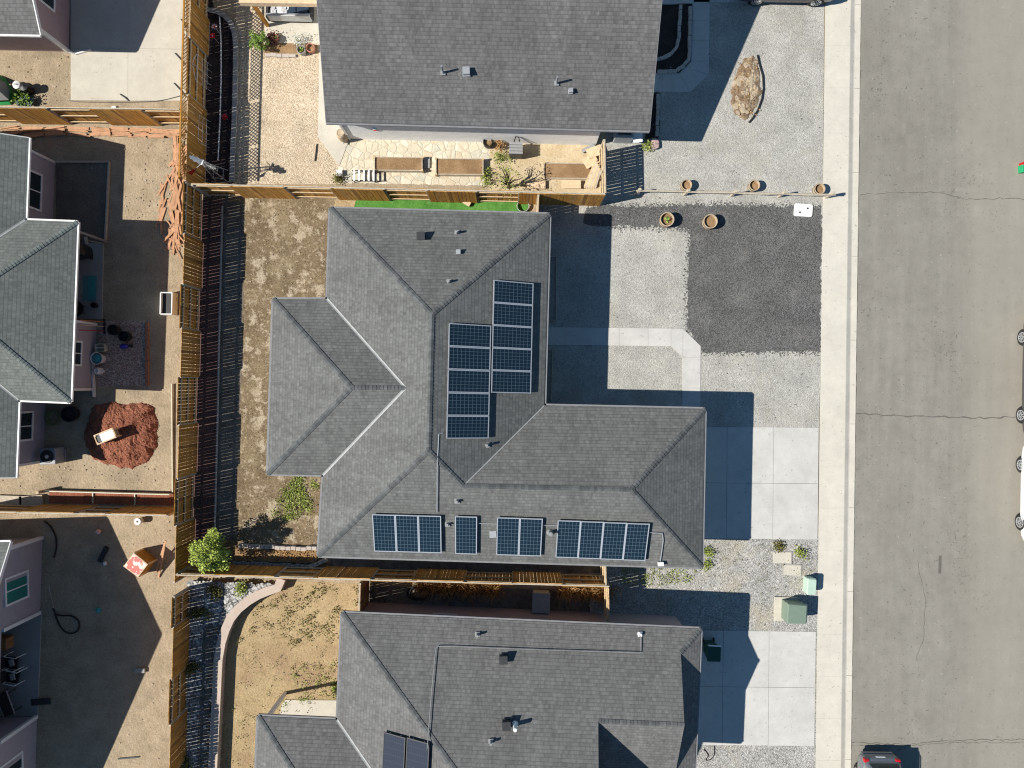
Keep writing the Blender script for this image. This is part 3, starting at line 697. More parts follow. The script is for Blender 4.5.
def conduit(R_, pts, r=.022, m='metal'):
    return MB().tube(pts, r, 6).build('conduit', M[m], R_)

# ---- middle house (hip roof with garage wing and west wing)
ze = 2.75
V = {k: P(x, y, ze) for k, (x, y) in dict(a=(330, 208), b=(549.5, 214), c=(544.3, 405.5), d=(705, 409), e=(702, 567.5), f=(318, 556), g=(323, 475), h=(267.5, 474), i=(273, 299), j=(327, 299)).items()}
V['R1'] = on_plane(432, 314, V['a'], V['f'], V['c']); V['R2'] = on_plane(428.5, 451, V['a'], V['f'], V['c'])
V['R3'] = on_plane(463, 486, V['f'], V['e'], V['c']); V['R4'] = on_plane(631, 489.5, V['f'], V['e'], V['c'])
V['W1'] = on_plane(351.5, 387.5, V['i'], V['h'], V['R1']); V['W2'] = on_plane(405.5, 388, V['a'], V['f'], V['c'])
HM = thing('house', 'single storey house with the grey hip roof carrying blue solar panels', 'house', tuple(P(440, 390)))
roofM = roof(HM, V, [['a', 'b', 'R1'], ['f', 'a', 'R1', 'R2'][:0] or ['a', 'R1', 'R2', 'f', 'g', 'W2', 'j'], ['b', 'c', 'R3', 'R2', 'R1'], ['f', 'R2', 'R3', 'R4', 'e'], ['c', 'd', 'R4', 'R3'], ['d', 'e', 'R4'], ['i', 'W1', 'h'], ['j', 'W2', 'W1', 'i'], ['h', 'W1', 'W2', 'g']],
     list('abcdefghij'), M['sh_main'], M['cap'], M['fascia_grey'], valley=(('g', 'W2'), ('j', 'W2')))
def inset(poly, dist):
    out = []; n = len(poly); ar = sum(poly[i].x * poly[(i + 1) % n].y - poly[(i + 1) % n].x * poly[i].y for i in range(n)); sg = 1 if ar > 0 else -1
    for i in range(n):
        p0, p1, p2 = poly[i - 1], poly[i], poly[(i + 1) % n]
        d0 = (p1 - p0); d0.z = 0; d0.normalize(); d1 = (p2 - p1); d1.z = 0; d1.normalize()
        n0 = Vector((-d0.y, d0.x, 0)) * sg; n1 = Vector((-d1.y, d1.x, 0)) * sg
        k = 1 + n0.dot(n1); out.append(p1 + (n0 + n1) * dist / k)
    return out
footM = [Vector((p.x, p.y, 0)) for p in inset([V[k] for k in 'abcdefghij'], .42)]; inset_wall(HM, footM, 2.62, M['side_grey'])
pe = footM[3].lerp(footM[4], .5)
en = Vector((1, -.02, 0))
MB().box(pe + Vector((0.02, 0, 1.1)), (.08, 4.9, 2.15), math.atan2(-.02, 1)).build('garage_door', M['trim'], HM)
dq = footM[1].lerp(footM[2], .64)
dr = MB().box(dq + Vector((.02, 0, 1.05)), (.07, .95, 2.1), -.02).build('door', M['trim'], HM)
MB().box(dq + Vector((.075, -.38, 1.0)), (.05, .05, .12), -.02).build('handle', M['dark_metal'], dr)
for tt, ww in ((.22, 1.8), (.42, 1.5)): window(HM, footM[1].lerp(footM[2], tt), (1, 0, 0), ww, 1.2, 1.5)
window(HM, footM[7].lerp(footM[8], .5), (-1, 0, 0), 1.8, 1.2, 1.5); window(HM, footM[9].lerp(footM[0], .5), (-1, 0, 0), 1.2, 1.2, 1.5)
up_ = lambda x, y, e0, e1: on_plane(x, y, V[e0], V[e1], V['R2'])
box_vent(roofM, on_plane(421.5, 237, V['a'], V['b'], V['R1']), .30, .22); pipe_vent(roofM, on_plane(457, 233, V['a'], V['b'], V['R1']), .3); box_vent(roofM, on_plane(458.5, 252.5, V['a'], V['b'], V['R1']), .16, .14, 'metal'); pipe_vent(roofM, on_plane(449, 282, V['a'], V['b'], V['R1']), .3)
pipe_vent(roofM, on_plane(487, 445, V['b'], V['c'], V['R1']), .25); pipe_vent(roofM, on_plane(457, 501, V['f'], V['e'], V['R1']), .22); pipe_vent(roofM, on_plane(447.5, 524, V['f'], V['e'], V['R1']), .22)
box_vent(roofM, on_plane(493, 534, V['f'], V['e'], V['R1']), .24, .05, 'metal'); p = on_plane(550, 532, V['f'], V['e'], V['R1']); pipe_vent(roofM, p, .45, .085)
S_ = lambda x, y, dz=.06: on_plane(x, y, V['f'], V['e'], V['R1']) + Vector((0, 0, dz))
E_ = lambda x, y, dz=.06: on_plane(x, y, V['b'], V['c'], V['R1']) + Vector((0, 0, dz))
conduit(roofM, [E_(443, 433), E_(439, 434), E_(438.5, 445), E_(437.6, 460), S_(437.5, 463), S_(437.3, 512)], .02)
conduit(roofM, [S_(648, 532), S_(662, 533), S_(663, 540), S_(660, 562), S_(660, 564, -.3)], .02)
conduit(roofM, [S_(476, 523), S_(497, 523.5)], .015); conduit(roofM, [S_(543, 525), S_(557, 525.3)], .015)
MB().box(S_(660, 563, .12), (.22, .16, .16), .03).build('junction_box', M['white_metal'], roofM)

# ---- solar panels
def solar(x, y, e0, e1, VV, ins, wa, wu, label, group, rows=(6, 10), m='cells', fr='alu', lift=.13):
    c = on_plane(x, y, VV[e0], VV[e1], VV[ins]); e = (VV[e1] - VV[e0]); e.z = 0; e.normalize(); pp = Vector((-e.y, e.x, 0))
    if (VV[ins] - VV[e0]).dot(pp) < 0: pp = -pp
    upv = (pp + Vector((0, 0, SL))).normalized(); n = e.cross(upv)
    if n.z < 0: e = -e; n = -n
    c = c + n * lift; T = thing('solar_panel', label, 'solar panel', tuple(c), group)
    m3 = Matrix((e, upv, n)).transposed(); f = .036
    mb = MB()
    for s_ in (-1, 1):
        mb.box(c + e * s_ * (wa / 2 - f / 2), (f, wu, .045), mat=m3); mb.box(c + upv * s_ * (wu / 2 - f / 2), (wa - 2 * f - .002, f, .044), mat=m3)
    mb.build('frame', M[fr], T)
    a, b = wa / 2 - f, wu / 2 - f
    mb = MB().face([c - e * a - upv * b + n * .012, c + e * a - upv * b + n * .012, c + e * a + upv * b + n * .012, c - e * a + upv * b + n * .012], [(0, 0), (1, 0), (1, 1), (0, 1)])
    mb.build('cells', M[m], T); MB().box(c - n * .008, (2 * a, 2 * b, .01), mat=m3).build('back_sheet', M['black'], T)
    MB().bar(c - e * wa * .5 + upv * wu * .25 - n * .06, c + e * wa * .5 + upv * wu * .25 - n * .06, .04, .05).build('mounting_rail', M['metal'], T)
    MB().bar(c - e * wa * .5 - upv * wu * .25 - n * .06, c + e * wa * .5 - upv * wu * .25 - n * .06, .04, .05).build('mounting_rail', M['metal'], T)
    return T
def grid_pts(tl, tr, bl, br, nx, ny):
    o = []
    for j in range(ny):
        for i in range(nx):
            u, v = (i + .5) / nx, (j + .5) / ny
            o.append(((1 - v) * ((1 - u) * tl[0] + u * tr[0]) + v * ((1 - u) * bl[0] + u * br[0]), (1 - v) * ((1 - u) * tl[1] + u * tr[1]) + v * ((1 - u) * bl[1] + u * br[1])))
    return o
ordn = ['first', 'second', 'third', 'fourth', 'fifth', 'sixth']
GP = 'solar panels on the middle house roof'
k_roof = .043 * (H - 3.6) / (H - 2.75)
def size(wpx, hpx, z=3.6): kk = S * (H - z) / H; return wpx * kk, hpx * kk
# right column of the east slope: 5 panels; left column: 5 panels starting two rows lower
for i, (x, y) in enumerate(grid_pts((492.3, 280.5), (532.8, 283.5), (489.5, 391.5), (530.5, 394.5), 1, 5)):
    solar(x, y, 'b', 'c', V, 'R1', 1.0 * 22.3 * S * .883, 1.0 * 40.8 * S * .883 * 1.062, '%s panel from the top in the taller right column on the east slope' % ordn[i], GP, (10, 6), m='cells_land')
for i, (x, y) in enumerate(grid_pts((448.5, 323.2), (490, 325.7), (445.5, 437.8), (487.8, 438.8), 1, 5)):
    solar(x, y, 'b', 'c', V, 'R1', 22.3 * S * .879, 41.8 * S * .879 * 1.05, '%s panel from the top in the left column below the ridge on the east slope' % ordn[i], GP, (10, 6), m='cells_land')
def row(tl, tr, bl, br, n, lab):
    for i, (x, y) in enumerate(grid_pts(tl, tr, bl, br, n, 1)):
        w_, h_ = size((tr[0] - tl[0]) / n, bl[1] - tl[1]); solar(x, y, 'f', 'e', V, 'R1', w_ * 1.005 - .008, h_ * 1.2, lab % ordn[i] if '%' in lab else lab, GP)
row((373.5, 512.5), (442, 514), (374, 549.5), (441.5, 551.5), 3, '%s panel from the left in the three panel row on the south slope')
row((455.5, 514.4), (477.5, 515), (455.3, 552), (477, 552.5), 1, 'lone upright panel standing apart on the south slope')
row((497, 515.5), (542.5, 517), (496.5, 553), (541, 554.5), 2, '%s panel from the left in the two panel row on the south slope')
row((557.3, 518.3), (649.3, 522), (555.7, 555.5), (644.5, 559.2), 4, '%s panel from the left in the four panel row on the south slope')

# ---- generic rectangular frame
class Fr:
    def __init__(s, o, u):  # o: plan origin (Vector xy), u: direction; v is u turned clockwise (towards the viewer's down) unless flipped
        s.o = Vector((o.x, o.y, 0)); s.u = Vector((u.x, u.y, 0)).normalized(); s.v = Vector((s.u.y, -s.u.x, 0))
    def __call__(s, u, v, z=0.0): return s.o + s.u * u + s.v * v + Vector((0, 0, z))
# ---- lower house
A_, B_ = P(342, 613, ze), P(701, 629, ze)
F = Fr(A_, B_ - A_); L = (B_ - A_).length
uW = 0; # column where the upper gable starts
g = P(598, 724.5, 4.13); uW = (Vector((g.x, g.y, 0)) - F.o).dot(F.u)
j = P(338, 720, ze); vj = (Vector((j.x, j.y, 0)) - F.o).dot(F.v); j2 = P(258, 718, ze); uw = (Vector((j2.x, j2.y, 0)) - F.o).dot(F.u)
Z = lambda dv: ze + SL * dv
D = 6.6; G = 3.38; K = .90
V2 = dict(A=F(0, 0, ze), B=F(L, 0, ze), C=F(L - K, K, Z(K)), E2=F(L - K, G, Z(G)), S1=F(L - K, 2 * G - K, Z(K)), B2=F(L, 2 * G, ze), U2=F(uW, 2 * G, ze), W2=F(uW, G, Z(G)), Re=F(uW, D, Z(D)), Rw=F(D, D, Z(D)), SW=F(0, 2 * D, ze), SE=F(uW, 2 * D, ze),
          jn=F(0, vj, ze), wa=F(uw, vj, ze), wb=F(uw, vj + 7, ze), js=F(0, vj + 7, ze), wr=F(uw + 3.5, vj + 3.5, Z(3.5)), wj=F(3.5, vj + 3.5, Z(3.5)))
HL = thing('house', 'house with the plain slate grey roof at the bottom of the picture', 'house', tuple(F(6, 6)))
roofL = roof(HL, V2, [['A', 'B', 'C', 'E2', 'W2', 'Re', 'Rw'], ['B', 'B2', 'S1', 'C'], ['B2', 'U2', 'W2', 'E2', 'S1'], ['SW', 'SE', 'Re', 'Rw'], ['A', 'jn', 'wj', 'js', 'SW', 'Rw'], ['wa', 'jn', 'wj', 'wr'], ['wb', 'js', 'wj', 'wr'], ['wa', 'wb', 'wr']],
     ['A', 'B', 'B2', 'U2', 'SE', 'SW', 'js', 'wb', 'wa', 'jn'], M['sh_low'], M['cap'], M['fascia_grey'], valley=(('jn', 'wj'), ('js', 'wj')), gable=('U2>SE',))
mbw = MB(); o3 = .015
mbw.add([V2['C'] - F.u * o3, V2['E2'] - F.u * o3 - Vector((0, 0, .02)), V2['S1'] - F.u * o3], [(0, 1, 2)])
mbw.add([V2['W2'] - F.u * o3, V2['Re'] - F.u * o3, F(uW - o3, 2 * D, ze), F(uW - o3, 2 * G, ze)], [(0, 1, 2, 3)]); mbw.build('gable_wall', M['side_pink'], HL)
ol = [V2[k] for k in ['A', 'B', 'B2', 'U2', 'SE', 'SW', 'js', 'wb', 'wa', 'jn']]; ol = [V2[k] for k in ['A', 'B', 'B2', 'U2', 'SE', 'SW']]; footL = [Vector((p.x, p.y, 0)) for p in inset(ol, .40)]; inset_wall(HL, footL, 2.62, M['side_pink'])
for uu_, vv_ in ((uw + .25, vj + .25), (uw + .25, vj + 6.75)): MB().bar(F(uu_, vv_, 0), F(uu_, vv_, 2.62), .14, .14).build('patio_post', M['trim'], HL)
MB().box(F(L - .40 + .02, 3.3, 1.1), (.08, 4.9, 2.15), math.atan2(F.u.y, F.u.x)).build('garage_door', M['trim'], HL)
window(HL, F(4.2, .40), -F.v, .9, .8, 1.7)
N_ = lambda x, y, dz=.0: on_plane(x, y, V2['A'], V2['B'], V2['Rw']) + Vector((0, 0, dz))
pipe_vent(roofL, N_(477.5, 634), .28); box_vent(roofL, N_(503.5, 658), .30, .22); box_vent(roofL, N_(506.5, 723), .30, .25); pipe_vent(roofL, N_(491, 741), .28)
pipe_vent(roofL, N_(515, 724), .5, .075, 'white_metal'); pipe_vent(roofL, N_(640, 634), .12, .06, 'white_metal')
conduit(roofL, [N_(427.5, 748, .08), N_(432, 690, .08), N_(436, 648, .08), N_(437.5, 645.5, .08), N_(450, 645.5, .08), N_(540, 649, .08), N_(640, 652, .08), N_(640.5, 636, .08)], .016, 'flashing')
M['cells_land'] = M['cells']
for i, (x, y) in enumerate(((395.5, 754), (419, 760))):
    solar(x, y, 'A', 'SW', V2, 'Rw', 1.68, 1.02, ('black framed plain solar panel at the left on the lower house', 'black framed plain solar panel at the right on the lower house')[i], 'plain panels on the lower house roof', m='cells_plain', fr='black')

# ---- top house (gable)
A_, B_ = P(326, 122, ze), P(649.5, 130.5, ze); F3 = Fr(A_, B_ - A_); L3 = (B_ - A_).length; D3 = 7.4
V3 = dict(a=F3(0, 0, ze), b=F3(L3, 0, ze), c=F3(L3, -D3, Z(D3)), d=F3(0, -D3, Z(D3)), e=F3(L3, -2 * D3, ze), f=F3(0, -2 * D3, ze))
HT = thing('house', 'large charcoal gable roofed house with white siding along the top edge', 'house', tuple(F3(6, -6)))
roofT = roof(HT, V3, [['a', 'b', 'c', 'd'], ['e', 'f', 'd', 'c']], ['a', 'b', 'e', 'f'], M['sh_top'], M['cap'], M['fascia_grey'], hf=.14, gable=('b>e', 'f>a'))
o1, o2 = .35, .28
inset_wall(HT, [F3(o1, -o2), F3(L3 * .858, -o2), F3(L3 * .858, -2.2), F3(L3 - o1, -2.2), F3(L3 - o1, -2 * D3 + o2), F3(o1, -2 * D3 + o2)], 2.68, M['side_white'],
           [[F3(q, -o2 - .1, 2.6), F3(q, -2 * D3 + o2, 2.6), F3(q, -D3, Z(D3) - .15)] for q in (o1, L3 - o1)])
mbf = MB()
for q in (0, L3):
    for s_ in (-1, 1):
        a, b = F3(q, -D3 + s_ * D3, ze - .09), F3(q, -D3, Z(D3) - .09); MB().bar(a, b, .04, .16).build('rake_trim', M['fascia_grey'], HT)
MB().box(F3(o1, -o2, 1.3) , (.1, .1, 2.5), .03).build('corner_trim', M['trim'], HT)
for q, wv in ((2.0, .6), (3.9, .6), (9.6, 1.0)): window(HT, F3(q * 1.0, -o2), F3.v, wv, .5, 2.2)
T_ = lambda x, y: on_plane(x, y, V3['a'], V3['b'], V3['c'])
pipe_vent(roofT, T_(443, 73), .62, .04); box_vent(roofT, T_(466.5, 73), .26, .22, 'metal'); pipe_vent(roofT, T_(556.5, 83.5), .62, .04); box_vent(roofT, T_(570.5, 92), .16, .16, 'metal')

# ---- left houses
zl = 2.45
# middle left
A_, B_ = P(77, 222, zl), P(70, 402, zl)
F4 = Fr(A_, (A_ - B_)); F4.u = Vector((-(A_ - B_).normalized().y, (A_ - B_).normalized().x, 0)); F4.u = F4.u if F4.u.x < 0 else -F4.u; F4.v = (B_ - A_).normalized()
W_ = (B_ - A_).length; hw = W_ / 2; Zl = lambda dd: zl + SL * dd; q0 = 2.2; rr = 7.6
V4 = dict(a=F4(0, 0, zl), b=F4(q0, 0, zl), c=F4(q0, -3.5, zl), d=F4(rr, -3.5, Zl(rr - q0)), e=F4(2 * rr - q0, -3.5, zl), f=F4(2 * rr - q0, W_ + 3.3, zl), g=F4(rr, W_ + 3.3, Zl(rr - q0)), h=F4(q0, W_ + 3.3, zl), i=F4(q0, W_, zl), j=F4(0, W_, zl), k=F4(hw, hw, Zl(hw)), l=F4(q0 + hw, hw, Zl(hw)))
HA = thing('house', 'house with greenish hip roof beside the red mulch heap on the left', 'house', tuple(F4(4, 4)))
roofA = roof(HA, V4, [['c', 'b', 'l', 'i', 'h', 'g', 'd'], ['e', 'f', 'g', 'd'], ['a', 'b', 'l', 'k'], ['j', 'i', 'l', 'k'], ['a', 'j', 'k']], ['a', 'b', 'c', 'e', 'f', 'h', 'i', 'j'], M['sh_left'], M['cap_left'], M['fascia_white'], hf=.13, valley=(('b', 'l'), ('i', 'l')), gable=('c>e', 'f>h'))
ow = .5
mb = MB()
for va, ra, vb in (('c', 'd', 'e'), ('h', 'g', 'f')):
    dz = Vector((0, 0, -.07)); MB().bar(V4[va] + dz, V4[ra] + dz, .04, .14).build('rake_trim', M['fascia_white'], HA); MB().bar(V4[vb] + dz, V4[ra] + dz, .04, .14).build('rake_trim', M['fascia_white'], HA)
inset_wall(HA, [F4(q0 + ow, -3.2), F4(q0 + ow, 4.15), F4(ow, 4.15), F4(ow, W_ - ow), F4(q0 + ow, W_ - ow), F4(q0 + ow, W_ + 2.9), F4(2 * rr - q0 - .3, W_ + 2.9), F4(2 * rr - q0 - .3, -3.2)], zl - .1, M['side_purple'])
for cc in (F4(q0 + ow, -3.2), F4(ow, 4.15), F4(q0 + ow, W_ + 2.9), F4(ow, W_ - ow)): MB().box(cc + Vector((0, 0, 1.18)), (.11, .11, 2.3), .04).build('corner_trim', M['trim'], HA)
en = -F4.u
def wy(yp, z): return (P(0, yp, z) - Vector((F4.o.x, F4.o.y, 0))).y / F4.v.y
window(HA, F4(q0 + ow, wy(191, 1.6)), en, 1.5, 1.15, 1.5); window(HA, F4(ow, wy(353.5, 1.6)), en, .95, .95, 1.6); window(HA, F4(q0 + ow, wy(429, 1.6)), en, 1.15, 1.2, 1.5)
MB().box(F4(.12, .35, 1.2), (.09, .09, 2.4), .04).build('patio_post', M['fascia_grey'], HA)
MB().box(F4(.03 + ow, 5.9, .12), (.05, 3.2, .2), .04).build('base_trim', M['trim'], HA)
# lower left (gable facing the yard)
A_ = P(10, 542, zl); F5 = Fr(A_, Vector((-1, -.03, 0))); F5.v = Vector((.03, -1, 0)).normalized() * 1; D5 = 5.9; WL = 9.0
F5.v = Vector((-.03, -1, 0)).normalized()
V5 = dict(a=F5(0, 0, zl), b=F5(0, D5, Zl(D5)), c=F5(0, 2 * D5, zl), d=F5(WL, 2 * D5, zl), e=F5(WL, D5, Zl(D5)), f=F5(WL, 0, zl))
HB = thing('house', 'purple grey gabled house with a covered patio at the lower left', 'house', tuple(F5(3, 5)))
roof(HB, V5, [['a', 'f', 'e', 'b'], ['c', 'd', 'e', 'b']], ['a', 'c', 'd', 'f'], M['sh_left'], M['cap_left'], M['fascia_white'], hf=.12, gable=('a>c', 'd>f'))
w0 = .3; vp0 = (P(0, 612, 0) - Vector((F5.o.x, F5.o.y, 0))).y / F5.v.y; vp1 = (P(0, 716, 0) - Vector((F5.o.x, F5.o.y, 0))).y / F5.v.y
mb = MB().prism([F5(w0, .35), F5(w0, vp0), F5(w0 + 2.4, vp0), F5(w0 + 2.4, vp1), F5(w0, vp1), F5(w0, 2 * D5 - .35), F5(WL - .2, 2 * D5 - .35), F5(WL - .2, .35)], -.05, zl - .06)
mb.face([F5(w0, .35, zl - .07), F5(w0, 2 * D5 - .35, zl - .07), F5(w0, D5, Zl(D5) - .16)]); mb.build('wall', M['side_purple'], HB)
for vv in (.35, vp0, vp1): MB().box(F5(w0, vv, 1.18), (.15, .15, 2.3), .0).build('corner_trim', M['trim'], HB)
yy = lambda y, z: (P(0, y, z) - Vector((F5.o.x, F5.o.y, 0))).y / F5.v.y
window(HB, F5(w0, yy(588, 1.6)), -F5.u, 1.05, 1.25, 1.58, pane='curtain'); window(HB, F5(w0, yy(775, 1.6)), -F5.u, 1.2, 1.25, 1.58)
mb = MB()
for s_ in (-1, 1): MB().bar(F5(-.02, D5 + s_ * D5, zl - .07), F5(-.02, D5, Zl(D5) - .07), .04, .15).build('rake_trim', M['trim'], HB)
# upper left
A_ = P(40, 34.5, 2.55); F6 = Fr(A_, Vector((-1, .02, 0))); F6.v = Vector((.02, 1, 0)).normalized(); D6 = 4.6; zz = 2.55; WL = 9
Z6 = lambda q: zz + SL * q
V6 = dict(a=F6(0, 0, zz), b=F6(0, D6, Z6(D6)), c=F6(0, 2 * D6, zz), d=F6(WL, 2 * D6, zz), e=F6(WL, D6, Z6(D6)), f=F6(WL, 0, zz))
HC = thing('house', 'mauve sided house at the upper left corner beside the cream patio', 'house', tuple(F6(3, 3)))
roof(HC, V6, [['a', 'f', 'e', 'b'], ['c', 'd', 'e', 'b']], ['a', 'c', 'd', 'f'], M['sh_low'], M['cap'], M['fascia_white'], hf=.12, gable=('a>c', 'd>f'))
mb = MB().prism([F6(.44, .5), F6(.44, 2 * D6 - .5), F6(WL - .3, 2 * D6 - .5), F6(WL - .3, .5)], -.05, zz - .06); mb.face([F6(.44, .5, zz - .07), F6(.44, 2 * D6 - .5, zz - .07), F6(.44, D6, Z6(D6) - .2)]); mb.build('wall', M['side_mauve'], HC)
MB().box(F6(.44, .5, 1.2), (.15, .15, 2.4), 0).build('corner_trim', M['trim'], HC)
window(HC, F6(.44, 2.35), -F6.u, 1.1, 1.2, 1.75, bars=0); 
mb = MB()
for s_ in (-1, 1): MB().bar(F6(-.02, D6 + s_ * D6, zz - .07), F6(-.02, D6, Z6(D6) - .07), .04, .15).build('rake_trim', M['trim'], HC)
dsp = MB().tube([F6(.36, .42, 2.2), F6(.36, .42, .25), F6(.1, .38, .06), F6(-.6, .6, .05)], .045, 8).build('downspout', M['fascia_white'], HC)
def inpoly(x, y, poly):
    c_ = False
    for i in range(len(poly)):
        (x1, y1), (x2, y2) = poly[i - 1], poly[i]
        if (y1 > y) != (y2 > y) and x < (x2 - x1) * (y - y1) / (y2 - y1) + x1: c_ = not c_
    return c_
def edge_d(x, y, poly):
    best = 1e9
    for i in range(len(poly)):
        a_, b_ = Vector(poly[i - 1]), Vector(poly[i]); p_ = Vector((x, y)); t_ = max(0, min(1, (p_ - a_).dot(b_ - a_) / max(1e-6, (b_ - a_).length_squared))); best = min(best, (p_ - a_.lerp(b_, t_)).length)
    return best
def field(poly, box, NX, NY, hmax, fall, rough, chips=0, wob=4):
    '''heap of loose earth: a height field over a ground outline given in picture points'''
    mb = MB(); hv = {}
    for j_ in range(NY):
        for i_ in range(NX):
            x, y = box[0] + (box[2] - box[0]) * i_ / (NX - 1), box[1] + (box[3] - box[1]) * j_ / (NY - 1)
            e_ = edge_d(x, y, poly) * (1 if inpoly(x, y, poly) else -1) + wob * .6 * mnoise.noise(Vector((x * .17, y * .17, 2)))
            z_ = hmax * (1 - math.exp(-max(0, e_) / fall)) + (rough * 1.6 * mnoise.noise(Vector((x * .11, y * .11, 9))) + rough * mnoise.noise(Vector((x * .5, y * .5, 5)))) * min(1, max(0, e_) / 5) if e_ > 0 else -.03
            hv[i_, j_] = P(x, y) + Vector((0, 0, z_ + (.02 if e_ > 0 else 0)))
    mb.add([hv[i_, j_] for j_ in range(NY) for i_ in range(NX)], [(j_ * NX + i_, (j_ + 1) * NX + i_, (j_ + 1) * NX + i_ + 1, j_ * NX + i_ + 1) for j_ in range(NY - 1) for i_ in range(NX - 1) if max(hv[i_, j_].z, hv[i_ + 1, j_].z, hv[i_, j_ + 1].z, hv[i_ + 1, j_ + 1].z) > 0])
    vals = list(hv.values())
    for _ in range(chips):
        q = random.choice(vals)
        if q.z > 0: mb.leaf(Vector((q.x + U(-.04, .04), q.y + U(-.04, .04), q.z + .01)), .055, .25)
    return mb
M['mound_earth'] = m_soil('mound_earth', (.19, .13, .08), (.27, .195, .125), [(2.4, (.46, .38, .275), .5, .62, .85), (9, (.12, .075, .045), .58, .7, .6)], grain=.35, gscale=18)
